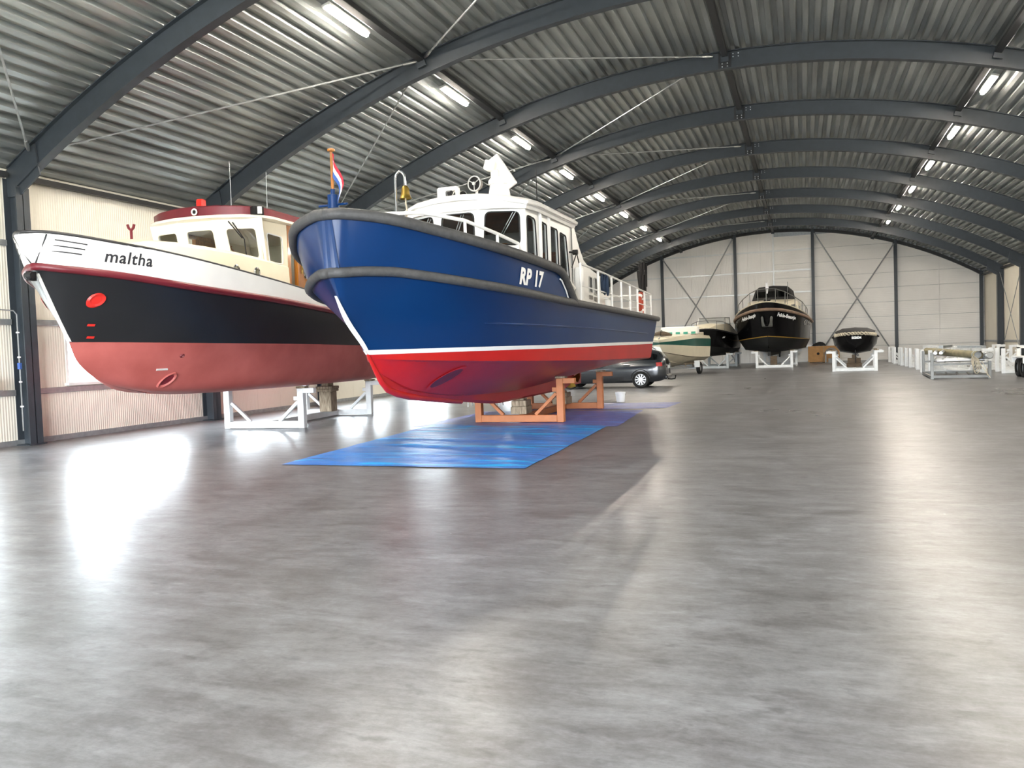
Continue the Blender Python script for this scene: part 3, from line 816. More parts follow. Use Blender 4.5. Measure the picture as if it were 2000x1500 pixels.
# roof with camber and overhang
m = MB(); rows = []
def roof_edge(t):  # t 0..1 from starboard aft round the front to port aft
    pass
outl = [(-1.36, 8.38), (-1.33, 5.8), (-1.25, 5.36), (-.88, 5.09), (-.45, 4.99), (0, 4.97), (.45, 4.99), (.88, 5.09), (1.25, 5.36), (1.33, 5.8), (1.36, 8.38)]
def crown(x, y): return 4.23+.18*(1-(x/1.42)**2)-.05*max(0, (5.9-y))
for z0, sc in ((0, 1.0), (.05, 1.01), (.09, .97), (.10, .7), (.10, .35), (.10, .0)):
    rows.append([(x*sc, 6.6+(y-6.6)*sc, crown(x*sc, 6.6+(y-6.6)*sc)+z0-.02) for x, y in outl])
m.grid(rows, closed=True); m.add([(x, y, crown(x, y)-.04) for x, y in outl], [tuple(range(len(outl)))])
roof = m.build('roof', 'boat_white', rp, smooth=40)
m = MB(); m.grid([[(x*.955, 6.6+(y-6.6)*.975, 4.14) for x, y in outl], [(x*.985, 6.6+(y-6.6)*.99, crown(x, y)-.01) for x, y in outl]]); m.build('brow', 'boat_white', house, smooth=40)
# interior seen through the panes
m = MB(); m.span(-1.15, 1.15, 5.6, 8.1, 2.9, 2.94); m.build('cabin_floor', 'mahogany', house)
m = MB(); m.panel([(-1.15, 0), (1.15, 0), (1.15, .85), (-1.15, .85)], [rrect(-.3, .1, .3, .75, .05)], (0, 7.7, 2.75), (1, 0, 0), (0, 0, 1), -.04); m.build('bulkhead', 'mahogany', house)
m = MB(); m.span(-1.1, 1.1, 5.62, 6.0, 3.2, 3.35); m.span(-.25, .25, 5.66, 5.9, 3.35, 3.6); m.build('console', 'mahogany', house)
m = MB(); m.torus((.45, 6.1, 3.45), .22, .018, Matrix.Rotation(1.1, 3, 'X')); m.build('steering_wheel', 'varnish', house)
m = MB(); m.span(-1.1, 1.1, 5.5, 8.15, 4.14, 4.18); m.build('headlining', 'mahogany', house)
# windscreen wipers
for x0, y0, dx in ((-.62, 5.14, -.2), (.06, 5.08, -.18), (.98, 5.30, -.30)):
    m = MB()
    for o in (0, .05): m.tube([(x0+o, y0, 4.08), (x0+dx+o, y0-.02-.08*dx, 3.62)], .009, 5)
    m.build_each('wiper', 'galv', house)
# aft sloping part and trunk cabin
m = MB(); prof = [(8.12, 4.20), (8.34, 4.24), (8.75, 3.86), (9.15, 3.62), (9.7, 3.50), (10.4, 3.42), (11.30, 3.34), (11.55, 3.20), (11.75, 2.80), (11.82, 2.36)]
rows = []
for y, z in prof:
    hw = 1.30-.05*min(1, (y-8.2)/2); rows.append([(-hw, y, 2.34), (-hw, y, z-.08), (-hw+.10, y, z), (0, y, z+.05), (hw-.10, y, z), (hw, y, z-.08), (hw, y, 2.34)])
m.grid(rows); m.add(rows[-1], [tuple(range(7))])
trunk = m.build('aft_cabin', 'boat_white', rp, smooth=35)
for sd in (1, -1):
    for y0, y1, z0, z1 in ((9.58, 9.90, 2.86, 3.22), (10.10, 10.52, 2.84, 3.22)):
        q = rquad([(0, 0), (y1-y0, -.01), (y1-y0-.03, z1-z0-.02), (0.0, z1-z0)], .05)
        X = sd*1.265; O = Vector((X, y0, z0)) if sd > 0 else Vector((X, y0, z0))
        m = MB(); m.panel(q if sd > 0 else [(p[0], p[1]) for p in q], [], O, (0, 1, 0), (0, 0, 1), .01 if sd > 0 else -.01)
        m.build('cabin_window', 'side_glass', trunk)
        m = MB(); m.tube([O+Vector((sd*.012, p[0], p[1])) for p in q], .012, 6, closed=True); m.build('window_rim', 'zinc', trunk)
        m = MB(); m.span(X-sd*.02 if sd > 0 else X-.0, X+.02 if sd > 0 else X+.02, y0+.02, y1-.02, z0-.16, z0-.07); m.build('vent_slot', 'grey_plastic', trunk)
m = MB(); m.lathe([(.10, 0), (.10, .12), (.17, .14), (.17, .22), (.05, .26)], 14, Matrix.Translation((.55, 9.55, 3.38))); m.build('vent_cap', 'boat_white', rp, smooth=40)
# lifejacket locker block and side fittings on the house side
m = MB(); m.lathe([(.10, 0), (.10, .62), (.08, .68)], 14, Matrix.Translation((1.40, 8.25, 2.62))); m.build('side_locker', 'boat_white', rp, smooth=40)
m = MB(); m.lathe([(.055, 0), (.055, .10)], 12, Matrix.Translation((1.34, 8.02, 3.60)) @ Matrix.Rotation(PI/2, 4, 'Y')); m.tube([(1.34, 7.75, 3.58), (1.40, 7.9, 3.58), (1.42, 8.05, 3.6)], .02, 6); m.build('side_lamp', 'black_matt', rp)
m = MB(); m.tube([(1.40, 8.05, 3.56), (1.42, 7.6, 3.25)], .012, 5); m.tube([(1.40, 8.08, 3.6), (1.44, 8.35, 3.1)], .012, 5); m.build_each('stay_line', 'black_matt', rp)
m = MB(); m.ell((1.55, 5.9, 3.02), (.16, .28, .15), 12, 8); m.build('rope_bag', 'black_gloss', rp, smooth=60)
m = MB(); m.tube([(1.42, 6.35, 2.9), (1.55, 6.6, 2.95), (1.58, 7.1, 2.78)], .05, 8); m.build('grab_tube', 'boat_white', rp, smooth=50)
# pillars on the port side
for sd in (1, -1):
    for y in (6.12, 6.68):
        m = MB(); m.bar((sd*1.225, y, 2.9), (sd*1.235, y, 4.2), .05, .05); m.build('pillar', 'boat_white', house)
# roof gear
m = MB(); m.panel(rrect(-.21, 0, .21, .24, .04), [rrect(-.04, .06, .16, .17, .03)], (-.30, 5.42, 4.42), (1, 0, 0), (0, 0, 1), -.10)
m.build('horn_box', 'boat_white', roof, bevel=.01)
m = MB(); m.tube([(-.30, 5.44, 4.54), (-.26, 5.30, 4.54), (-.20, 5.28, 4.54)], .04, 8); m.build('horn', 'black_matt', roof, smooth=50)
RX, RYY, RZ = .20, 6.75, 4.46
radar = MB(); radar.lathe([(.27, 0), (.24, .20), (.20, .40), (.19, .44)], 8, Matrix.Translation((RX, RYY, RZ))); radar.lathe([(.21, .44), (.21, .52), (.16, .58)], 16, Matrix.Translation((RX, RYY, RZ)))
rd = radar.build('radar_pedestal', 'ivory', roof, smooth=35)
m = MB(); m.bar((RX-.10, RYY-.05, RZ+.98), (RX+.27, RYY+.02, RZ+.38), .26, .10, up=(0, 1, 0)); m.build('radar_scanner', 'boat_white', rd, bevel=.02)
m = MB(); m.box((RX-.12, RYY-.10, RZ+.80), (.22, .24, .20), Matrix.Rotation(.3, 3, 'Y')); m.box((RX-.04, RYY-.05, RZ+.64), (.16, .2, .16)); m.build('scanner_motor', 'ivory', rd, bevel=.02)
Ms = Matrix.Translation((-.04, 6.02, 4.82)) @ Matrix.Rotation(-PI/2+.05, 4, 'X') @ Matrix.Rotation(.2, 4, 'Y') @ Matrix.Diagonal((.62, .62, .62, 1))
sl = MB(); sl.lathe([(.20, 0), (.22, .02), (.22, .14), (.14, .28), (.05, .32)], 18, Ms, cap=False)
so = sl.build('searchlight', 'grey_plastic', roof, smooth=40)
m = MB(); m.lathe([(.195, .03), (.195, .04)], 18, Ms); m.build('lens', 'dark_void', so)
m = MB(); m.torus((0, 0, 0), .225, .022, None, 20, 6)
for k in range(3): a = PI/2+k*2*PI/3; m.tube([(0, 0, -.01), (.21*math.cos(a), .21*math.sin(a), -.01)], .016, 5)
m.lathe([(.05, -.05), (.06, .0)], 10)
m.v = [tuple(Ms @ Vector(v)) for v in m.v]; m.build('lamp_guard', 'zinc', so, smooth=50)
m = MB(); m.bar((-.04, 6.14, 4.42), (-.04, 6.14, 4.72), .04); m.build('lamp_post', 'boat_white', so)
Ms2 = Matrix.Translation((-.20, 5.80, 4.58)) @ Matrix.Rotation(-PI/2+.1, 4, 'X') @ Matrix.Diagonal((.62, .62, .62, 1))
m = MB(); m.lathe([(.13, 0), (.13, .08), (.05, .18)], 16, Ms2, cap=False); s2 = m.build('floodlight', 'zinc', roof, smooth=40)
m = MB(); m.lathe([(.115, .03), (.02, .05)], 16, Ms2); m.build('lens', 'dark_void', s2)
m = MB(); m.bar((-.20, 5.87, 4.40), (-.20, 5.87, 4.54), .04); m.build('lamp_post', 'boat_white', s2)
m = MB(); m.tube([(-.36, 5.6, 4.38), (-.38, 5.62, 4.52), (-.32, 5.7, 4.64), (-.24, 5.85, 4.66)], .012, 6); m.build('cable', 'boat_white', roof, smooth=50)
for x, y, z, pr in ((.78, 7.4, 4.36, [(.05, 0), (.05, .14), (.012, .15), (.008, .95)]), (.98, 7.55, 4.28, [(.07, 0), (.07, .14)]), (.45, 7.3, 4.42, [(.12, 0), (.13, .10), (.05, .14)])):
    m = MB(); m.lathe(pr, 10, Matrix.Translation((x, y, z))); m.build('aerial_base', 'black_matt', roof, smooth=40)
# bow rail
m = MB(); y = lambda d, s, off=-.15: (s*(RH.at('G', d)[0]+off), d)
tp = [(.0, 2.30, 3.70), (.50, 2.52, 3.71), (.95, 3.1, 3.63), (1.22, 3.8, 3.49), (1.38, 4.35, 3.38)]
path = [(-x, yy, z) for x, yy, z in reversed(tp)]+tp[1:]
m.tube(path, .03, 8)
for x, yy, z in ((.95, 3.1, 3.63), (1.22, 3.8, 3.49), (1.38, 4.35, 3.38)):
    for s in (1, -1):
        m.tube([(s*x, yy, z), (s*x, yy, 3.05)], .026, 8)
for s in (1, -1): m.tube([(s*1.38, 4.35, 3.38), (s*1.42, 4.6, 3.05)], .026, 8)
m.build('bow_rail', 'boat_white', rp, smooth=50)
# bell on its crook
BX, BY = .02, 2.62
m = MB(); m.tube([(BX, BY, 3.3), (BX, BY, 4.28)]+[(BX+.08-.08*math.cos(a), BY, 4.28+.10*math.sin(a)) for a in [PI*i/8 for i in range(1, 9)]]+[(BX+.165, BY, 4.16)], .022, 8); cr = m.build('bell_crook', 'chrome', rp, smooth=50)
m = MB(); m.lathe([(.014, .20), (.04, .19), (.06, .15), (.068, .07), (.085, .02), (.098, 0), (.09, -.004)], 16, Matrix.Translation((BX+.165, BY, 3.96)), cap=False); bl = m.build('bell', 'brass', cr, smooth=50)
m = MB(); m.tube([(BX+.165, BY, 4.0), (BX+.165, BY, 3.9), (BX+.18, BY, 3.78), (BX+.16, BY, 3.62)], .013, 6); m.build('bell_rope', 'rope_pale', cr)
# flagstaff and flag
m = MB(); m.lathe([(.075, -.35), (.075, .22), (.03, .23), (.03, .30)], 14, Matrix.Translation((0, .85, 3.52))); m.tube([(-.22, .85, 3.61), (.22, .85, 3.61)], .016, 6); bo = m.build('bow_post', 'navy', rp, smooth=40)
m = MB(); m.lathe([(.022, 0), (.018, .55), (.05, .56), (.05, .585), (.015, .60)], 10, Matrix.Translation((0, .85, 3.76))); m.build('flag_staff', 'varnish', bo, smooth=40)
def flag_strip(v0, v1):
    m = MB(); rows = []
    for i in range(9):
        u = i/8; row = []
        for j in range(4):
            v = v0+(v1-v0)*j/3
            # limp flag hanging from the staff: top corner high, fly end drooping
            x = .03+.11*u*(1-.25*v)+.012*math.sin(u*9+v*3); yy = .84-.02-.08*u*math.sin(u*5+v*2); z = 4.29-.30*v-.26*u*u-.14*u
            row.append((x, yy, z))
        rows.append(row)
    m.grid(rows); n0 = len(m.v)
    back = [(x, yy+.004, z) for x, yy, z in m.v]; f = [tuple(i+n0 for i in reversed(q)) for q in m.f]; m.v += back; m.f += f
    return m
for a, b, c in ((0, .33, 'flag_red'), (.33, .66, 'flag_white'), (.66, 1, 'flag_blue')): flag_strip(a, b).build('flag_stripe', c, bo, smooth=60, label={'flag_red': 'red flag stripe', 'flag_white': 'white flag stripe', 'flag_blue': 'blue flag stripe'}[c])
# deck rails aft
def fy(d, s=1): return s*(RH.at('F', d)[0]-.10)
posts = [6.7, 8.0, 9.2, 10.2, 11.2, 12.15, 13.1, 14.05]
for s in (1, -1):
    for d in posts:
        m = MB(); z = RH.at('F', d)[1]-.03; top = 3.22-.030*(d-6.7); m.tube([(fy(d, s), d, z), (fy(d, s), d, top)], .026, 8); m.build('stanchion', 'boat_white', rp, smooth=50)
    for f, r in ((1., .022), (.5, .014)):
        m = MB(); pts = []
        for i in range(24):
            d = 6.7+(14.05-6.7)*i/23; z = RH.at('F', d)[1]-.03; top = 3.22-.030*(d-6.7); pts.append((fy(d, s), d, z+(top-z)*f))
        m.tube(pts, r, 7); m.build('guard_rail', 'boat_white', rp, smooth=50)
m = MB()
for f in (1., .5): z = 2.3+(3.0-2.3)*f; m.tube([(-1.9, 14.05, z), (1.9, 14.05, z)], .02, 7)
m.build_each('stern_rail', 'boat_white', rp, smooth=50)
# bollards and deck gear
for s in (1, -1):
    m = MB(); m.lathe([(.06, 0), (.06, .32), (.08, .33), (.08, .37)], 10, Matrix.Translation((s*1.72, 9.45, 2.34))); m.lathe([(.06, 0), (.06, .32), (.08, .33), (.08, .37)], 10, Matrix.Translation((s*1.72, 9.72, 2.34))); m.build_each('bollard', 'boat_white', rp, smooth=40)
m = MB(); m.span(-.6, .9, 11.95, 12.6, 2.3, 2.75); m.build('engine_box', 'black_gloss', rp, bevel=.04)
# ------------------------------------------------------------------ black and white boat
ma = thing('tug_boat', 'black and white steel boat with cream wheelhouse and faded red bottom, at the left wall', 'boat', (-11.035, 9.13, 0), R_(5))
MH = Hull({
 'K':  [(2.60, .02, 1.05), (3.5, .10, .985), (4.89, .2, .945), (8.5, .25, .93), (12, .2, .95), (13.4, .15, 1.15)],
 'B2': [(1.62, .0, 1.27), (2.4, .40, 1.11), (4, .95, 1.03), (6, 1.25, 1.0), (9, 1.4, .99), (12, 1.2, 1.1), (13.5, .8, 1.3)],
 'B1': [(1.06, 0, 1.60), (1.9, .46, 1.48), (3, .95, 1.38), (5, 1.5, 1.30), (8, 1.72, 1.26), (12, 1.62, 1.32), (13.8, 1.2, 1.48)],
 'W':  [(.86, 0, 1.97), (1.24, .30, 1.96), (2.0, .82, 1.935), (2.83, 1.27, 1.91), (5.43, 1.76, 1.87), (7.81, 1.88, 1.83), (11, 1.86, 1.80), (14, 1.4, 1.8)],
 'R':  [(.27, 0, 3.13), (.29, .08, 3.125), (.38, .24, 3.10), (.67, .55, 3.06), (1.04, .84, 3.01), (2.19, 1.4, 2.86), (4.6, 1.83, 2.70), (6.71, 1.94, 2.56), (9, 2.0, 2.46), (14, 1.62, 2.42)],
 'S':  [(.06, 0, 3.62), (.08, .10, 3.62), (.17, .25, 3.62), (.36, .46, 3.60), (.96, .94, 3.50), (1.49, 1.22, 3.43), (2.15, 1.46, 3.34), (3.09, 1.67, 3.22), (4.6, 1.85, 3.05), (5.66, 1.92, 2.93), (8, 2.0, 2.80), (11, 1.95, 2.74), (14.1, 1.64, 2.76)],
}, p=2.0)
m = MH.band(['K', 'B2', 'B1', 'W'], sub=5, crv=True)
from mathutils.bvhtree import BVHTree
MBV = BVHTree.FromPolygons([Vector(v) for v in m.v], m.f)
def on_mb(d, z, sd=1, off=.01):
    hit = MBV.ray_cast(Vector((sd*5, d, z)), Vector((-sd, 0, 0)))
    return (hit[0]+hit[1].normalized()*off*(1 if hit[1].x*sd > 0 else -1)) if hit[0] else on_m(d, z, sd, off)
for sd in (1, -1):
    r = MH.row('K', sd); m.grid([r, [(0, q[1], q[2]-.01) for q in r]], flip=sd > 0)
m.build('hull_bottom', 'oxide', ma, smooth=32, label='faded red underwater hull')
MH.band(['W', 'R'], sub=5).build('topside', 'hull_black', ma, smooth=30)
m = MH.band(['R', 'S'], sub=3)
for sd in (1, -1):
    m.grid([MH.row('S', sd), MH.row('S', sd, off=-.06), MH.row('R', sd, off=-.10, dz=.1)], flip=sd < 0)
m.build('bulwark', 'ivory', ma, smooth=34)
MH.transom(['K', 'B2', 'B1', 'W', 'R', 'S']).build('transom', 'hull_black', ma)
MH.deck('R', dz=.05).build('deck', 'decking', ma)
m = MB(); m.tube(MH.rail('R', off=.02, n=50), .055, 8, sq=1.1); m.build('rubbing_strake', 'maroon', ma, smooth=50, label='maroon rubbing strake')
m = MB(); m.tube(MH.rail('S', off=-.03, dz=.012, n=50), .032, 8, sq=.9); m.build('cap_rail', 'cap_rail', ma, smooth=50)
def on_m(d, z, sd=1, off=.01, ks=('K', 'B2', 'B1', 'W', 'R', 'S')): return Vector((sd*(MH.hb(d, z, list(ks))+off), d, z))
def surf_line(zf, d0, d1, r, name, mt, n=14, sd=1):
    m = MB(); m.tube([on_m(d0+(d1-d0)*i/n, zf(i/n), sd, .004) for i in range(n+1)], r, 6); return m.build(name, mt, ma, smooth=50)
# stem band line and the three dark speed lines
for sd in (1, -1):
    m = MB(); m.tube([on_m(.25-.03*i/10, 3.18+.42*i/10, sd, .004) for i in range(11)], .013, 6); m.build('bow_line', 'cap_rail', ma)
    for j, (a, b, z0, z1) in enumerate(((.31, .63, 3.52, 3.46), (.31, .62, 3.44, 3.385), (.30, .60, 3.36, 3.31))):
        surf_line(lambda t, z0=z0, z1=z1: z0+(z1-z0)*t, a, b, .011, 'speed_line', 'lettering_black', sd=sd)
def m_name(sd):
    vs, fs = text_tris('maltha', .262, bold=.004, spacing=1.1); W = max(v[0] for v in vs); m = MB()
    if sd > 0: m.add([on_m(.84+.63*u/W, 3.215-.05*u/W+v, 1, .012, ('R', 'S')) for u, v in vs], fs)
    else: m.add([on_m(1.47-.63*u/W, 3.165+.05*u/W+v, -1, .012, ('R', 'S')) for u, v in vs], fs)
    return m
m_name(1).build_each('letter', 'lettering_black', ma); m_name(-1).build_each('letter', 'lettering_black', ma)
HD = .93
# white stem bar
m = MB(); rows = []
for i in range(14):
    z = 1.98+1.05*i/13; d = pchip([1.97, 3.13], [.86, .27])(z); rows.append([(-.03, d+.03, z), (-.02, d-.015, z), (.02, d-.015, z), (.03, d+.03, z)])
m.grid(rows); m.build('stem_bar', 'ivory', ma, smooth=40)
m = MB(); m.lathe([(.05, -.06), (.07, 0), (.05, .06)], 10, Matrix.Translation((0, .16, 2.98)) @ Matrix.Rotation(PI/2, 4, 'Y')); m.box((0, .20, 2.98), (.06, .14, .14)); m.build('bow_roller', 'black_matt', ma)
def disc_on(d, z, rd, rz, off, sd=1, n=22): return [on_m(d+rd*math.cos(2*PI*i/n), z+rz*math.sin(2*PI*i/n), sd, off) for i in range(n)]
for sd in (1, -1):
    pj_ = .04 if sd > 0 else .008
    m = MB(); m.grid([disc_on(HD, 2.62, .105, .115, .004, sd), disc_on(HD, 2.62, .088, .096, pj_, sd), disc_on(HD, 2.62, .055, .06, .022, sd)], closed=True)
    m.build('hawse_ring', 'red_paint', ma, smooth=50, label='bright red oval hawse ring')
    q = disc_on(HD, 2.62, .056, .061, .018, sd); m = MB(); m.add(q, [tuple(range(len(q)))]); m.build('hawse_plug', 'red_paint', ma)
    for z, dm in ((2.235, 1.01), (2.04, 1.07)):
        P = [on_m(d, zz, sd, .008) for d, zz in ((dm-.045, z-.016), (dm+.045, z-.02), (dm+.045, z+.016), (dm-.045, z+.02))]; m = MB(); m.add(P, [(0, 1, 2, 3)]); m.build('draught_mark', 'red_paint', ma)
    # thruster, a flat disc with the hollow's shade painted maroon, and fittings
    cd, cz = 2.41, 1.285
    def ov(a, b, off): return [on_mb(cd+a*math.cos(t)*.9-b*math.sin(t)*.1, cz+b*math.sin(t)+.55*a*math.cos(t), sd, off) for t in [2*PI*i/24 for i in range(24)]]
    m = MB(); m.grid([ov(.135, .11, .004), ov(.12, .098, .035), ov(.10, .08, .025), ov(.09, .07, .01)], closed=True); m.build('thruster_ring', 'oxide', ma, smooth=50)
    q = ov(.091, .071, .009); m = MB(); m.add(q, [tuple(range(24))]); m.build('thruster_shade', 'maroon', ma, label='oval bow thruster opening, its inner shade painted dark red')
    P = [on_mb(2.15+.17*i/3, 1.47+.0*i, sd, .0) for i in range(4)]; m = MB(); m.tube(P, .032, 6, sq=.6); m.build('zinc_anode', 'zinc', ma)
    m = MB(); m.grid([[on_mb(2.43+r_*math.cos(2*PI*i/12), 1.70+r_*.9*math.sin(2*PI*i/12), sd, f_) for i in range(12)] for r_, f_ in ((.036, .004), (.022, .014), (.014, .004))], closed=True); m.build('skin_fitting', 'maroon', ma)

# forward trunk cabin
m = MB(); rows = []
for d, hw, z in ((1.95, .05, 3.55), (2.0, .30, 3.68), (2.15, .52, 3.74), (2.6, .80, 3.76), (3.2, 1.02, 3.74), (4.0, 1.20, 3.70), (4.9, 1.30, 3.64), (5.55, 1.32, 3.60)):
    rows.append([(-hw-.03, d, 2.9), (-hw, d, z-.10), (-hw*.93, d, z-.03), (-hw*.5, d, z+.02), (0, d, z+.03), (hw*.5, d, z+.02), (hw*.93, d, z-.03), (hw, d, z-.10), (hw+.03, d, 2.9)])
m.grid(rows); m.add(rows[0], [tuple(range(9))]); m.add(rows[-1], [tuple(range(9))]); tr = m.build('fore_cabin', 'cream_side', ma, smooth=35)
for sd in (1, -1):
    for d in (3.80, 4.40):
        hw = 1.20+.10*(d-4)/.9; m = MB(); m.torus((sd*(hw+.03), d, 3.31), .085, .022, Matrix.Rotation(PI/2, 3, 'Y'), 16, 6); m.build('porthole_rim', 'chrome', tr, smooth=50)
        m = MB(); m.lathe([(.08, 0), (.08, .02)], 16, Matrix.Translation((sd*(hw+.015), d, 3.31)) @ Matrix.Rotation(PI/2, 4, 'Y')); m.build('porthole_glass', 'boat_glass', tr)
# mooring crutch on the foredeck
m = MB(); m.tube([(.05, 2.38, 3.72), (.05, 2.38, 3.95)], .025, 6); m.tube([(.12, 2.38, 4.06), (.10, 2.38, 4.0), (.05, 2.38, 3.95), (0, 2.38, 4.0), (-.02, 2.38, 4.06)], .026, 6); m.build('crutch', 'maroon', ma, smooth=50)

# wheelhouse
hs = MB(); panes = []; zb, zt = 3.52, 4.42; ln = -.22
FB = [(-1.22, 4.82), (-.45, 4.60), (.45, 4.60), (1.22, 4.82)]
TB = [(x*1.05, y+ln) for x, y in FB]
def leaned(i0, i1, win):
    """front facet leaning forward towards the top"""
    a, b = Vector((*FB[i0], zb)), Vector((*FB[i1], zb)); ta, tb = Vector((*TB[i0], zt)), Vector((*TB[i1], zt))
    ex = (b-a); w_ = ex.length; ex.normalize(); ey = (ta+tb)/2-(a+b)/2; ey = ey-ex*ey.dot(ex); h = ey.length; ey.normalize()
    hs.panel([(0, 0), (w_, 0), ((tb-a).dot(ex), h), ((ta-a).dot(ex), h)], [win(w_, h)], a, ex, ey, .05)
    nz = ex.cross(ey).normalized(); panes.append((win(w_, h), a-nz*.025, ex, ey))
wf = lambda w_, h: rquad([(.14, .12), (w_-.10, .12), (w_-.12, h-.20), (.08, h-.20)], .09)
leaned(0, 1, lambda w_, h: rquad([(.10, .12), (w_-.12, .12), (w_-.06, h-.20), (.14, h-.20)], .09))
leaned(1, 2, lambda w_, h: rquad([(.14, .12), (w_-.14, .12), (w_-.14, h-.20), (.14, h-.20)], .09)); leaned(2, 3, wf)
front = hs.build('wheelhouse_front', 'ivory', ma, bevel=.012)
for i in range(4):
    m = MB(); m.tube([(FB[i][0], FB[i][1]+.015, zb), (TB[i][0], TB[i][1]+.015, zt)], .028, 8); m.build('corner_post', 'ivory', front, smooth=50)
hs2 = MB(); p2 = []
sw = [rquad([(.22, .46), (.68, .46), (.68, 1.02), (.16, 1.05)], .07)]
facet_wall(hs2, p2, (1.22, 4.72), (1.30, 5.58), 3.10, zt, sw)
sw2 = [[(0.8637-u, v) for u, v in reversed(q)] for q in sw]
facet_wall(hs2, p2, (-1.30, 5.58), (-1.22, 4.72), 3.10, zt, sw2)
bw = [rquad([(.3, .5), (1.1, .5), (1.1, 1.05), (.3, 1.05)], .07)]
facet_wall(hs2, p2, (1.30, 7.0), (1.30, 8.4), 3.10, zt, bw); facet_wall(hs2, p2, (-1.30, 8.4), (-1.30, 7.0), 3.10, zt, bw)
facet_wall(hs2, p2, (1.30, 8.4), (-1.30, 8.4), 3.10, zt, [])
side = hs2.build_each('wheelhouse_side', 'cream_side', ma, bevel=.012)[0]
for par, lst in ((front, panes), (side, p2)):
    for wn, O, ex, ey in lst:
        m = MB(); m.panel(wn, [], O, ex, ey, .008); m.build('window_pane', 'clear_glass', par)
        m = MB(); m.tube([O+ex*p[0]+ey*p[1]+ex.cross(ey)*.028 for p in wn], .013, 6, closed=True); m.build('window_seal', 'cream' if par is front else 'zinc', par)
# varnished doorways
for sd in (1, -1):
    X = sd*1.30
    m = MB()
    m.span(min(X, X-sd*.09), max(X, X-sd*.09), 5.58, 5.70, 2.75, zt); m.span(min(X, X-sd*.09), max(X, X-sd*.09), 5.98, 6.06, 2.75, zt); m.span(min(X, X-sd*.09), max(X, X-sd*.09), 6.88, 7.0, 2.75, zt); m.span(min(X, X-sd*.09), max(X, X-sd*.09), 5.7, 6.9, 4.32, zt)
    m.build_each('door_frame', 'varnish', ma)
    q = rquad([(.16, .55), (.56, .55), (.56, 1.32), (.16, 1.32)], .12)
    m = MB()
    if sd > 0: m.panel([(0, 0), (.78, 0), (.78, 1.55), (0, 1.55)], [q], (X-.02, 6.08, 2.78), (0, 1, 0), (0, 0, 1), .045)
    else: m.panel([(0, 0), (.78, 0), (.78, 1.55), (0, 1.55)], [q], (X+.02, 6.86, 2.78), (0, -1, 0), (0, 0, 1), .045)
    dr = m.build('cabin_door', 'varnish', ma, bevel=.008)
    yy = (lambda u: 6.08+u) if sd > 0 else (lambda u: 6.86-u)
    m = MB(); m.tube([(X-sd*.01, yy(u), 2.78+v) for u, v in q], .018, 6, closed=True); m.build('glass_rim', 'chrome', dr, smooth=50)
    m = MB(); m.panel(q, [], (X-sd*.04, yy(0), 2.78), (0, 1 if sd > 0 else -1, 0), (0, 0, 1), .01); m.build('glass', 'clear_glass', dr)
    m = MB(); m.tube([(X+sd*.02, yy(.06), 3.52), (X+sd*.06, yy(.06), 3.52), (X+sd*.06, yy(.14), 3.52)], .014, 6); m.span(min(X, X+sd*.015), max(X, X+sd*.015), min(yy(.04), yy(.08)), max(yy(.04), yy(.08)), 3.42, 3.62); m.build('door_handle', 'brass', dr)
# inside
m = MB(); m.span(-1.2, 1.2, 4.5, 8.3, 3.02, 3.06); m.build('cabin_floor', 'varnish', side)
m = MB(); m.span(-1.0, 1.0, 4.62, 4.95, 3.42, 3.60); m.build('dashboard', 'mahogany', side)
m = MB(); m.torus((.1, 5.05, 3.72), .26, .018, Matrix.Rotation(1.25, 3, 'X'))
for k in range(6): a = k*PI/3; m.tube([(.1, 5.05, 3.72), tuple(Vector((.1, 5.05, 3.72))+Matrix.Rotation(1.25, 3, 'X') @ Vector((.31*math.cos(a), .31*math.sin(a), 0)))], .012, 5)
m.build('ships_wheel', 'varnish', side, smooth=50)
m = MB(); m.lathe([(.12, 0), (.13, .05), (.13, .22), (.03, .30), (.03, .42)], 12, Matrix.Translation((-.95, 4.75, 3.6))); m.build('cabin_lamp', 'maroon', side, smooth=40)
m = MB(); m.tube([(.75, 4.44, 4.34), (.95, 4.52, 4.0), (.96, 4.56, 3.64)], .012, 5); m.tube([(.68, 4.40, 4.36), (.92, 4.50, 4.02)], .012, 5); m.build_each('wiper', 'black_matt', front)
# roof: cream visor under a maroon fascia
ol = [(-1.34, 8.6), (-1.33, 4.95), (-1.24, 4.66), (-.95, 4.45), (-.5, 4.29), (0, 4.24), (.5, 4.29), (.95, 4.45), (1.24, 4.66), (1.33, 4.95), (1.34, 8.6)]
def ring(sc, z, cam=0.): return [(x*sc, 6.3+(y-6.3)*(1-(1-sc)*.55), z+cam*(1-(x*sc/1.4)**2)) for x, y in ol]
m = MB(); m.grid([ring(.97, 4.40), ring(1.05, 4.42), ring(1.05, 4.47), ring(.99, 4.49)], closed=True); m.add(ring(.97, 4.40), [tuple(range(len(ol)))]); m.build('roof_visor', 'cream', ma, smooth=40)
m = MB(); m.grid([ring(1.0, 4.475), ring(1.0, 4.62, .04), ring(.97, 4.635, .05), ring(.6, 4.635, .07), ring(.0, 4.635, .07)], closed=True); rf = m.build('roof', 'maroon', ma, smooth=40)
m = MB(); m.box((-.02, 4.55, 4.78), (.15, .15, .18)); m.build('funnel_stub', 'red_paint', rf, bevel=.02)
m = MB(); m.torus((.05, 4.21, 4.56), .055, .016, Matrix.Rotation(PI/2, 3, 'X'), 16, 6); m.build('horn_ring', 'ivory', rf, smooth=50)
m = MB(); m.lathe([(.05, 0), (.05, .03)], 12, Matrix.Translation((.05, 4.24, 4.56)) @ Matrix.Rotation(PI/2, 4, 'X')); m.build('horn_mouth', 'dark_void', rf)
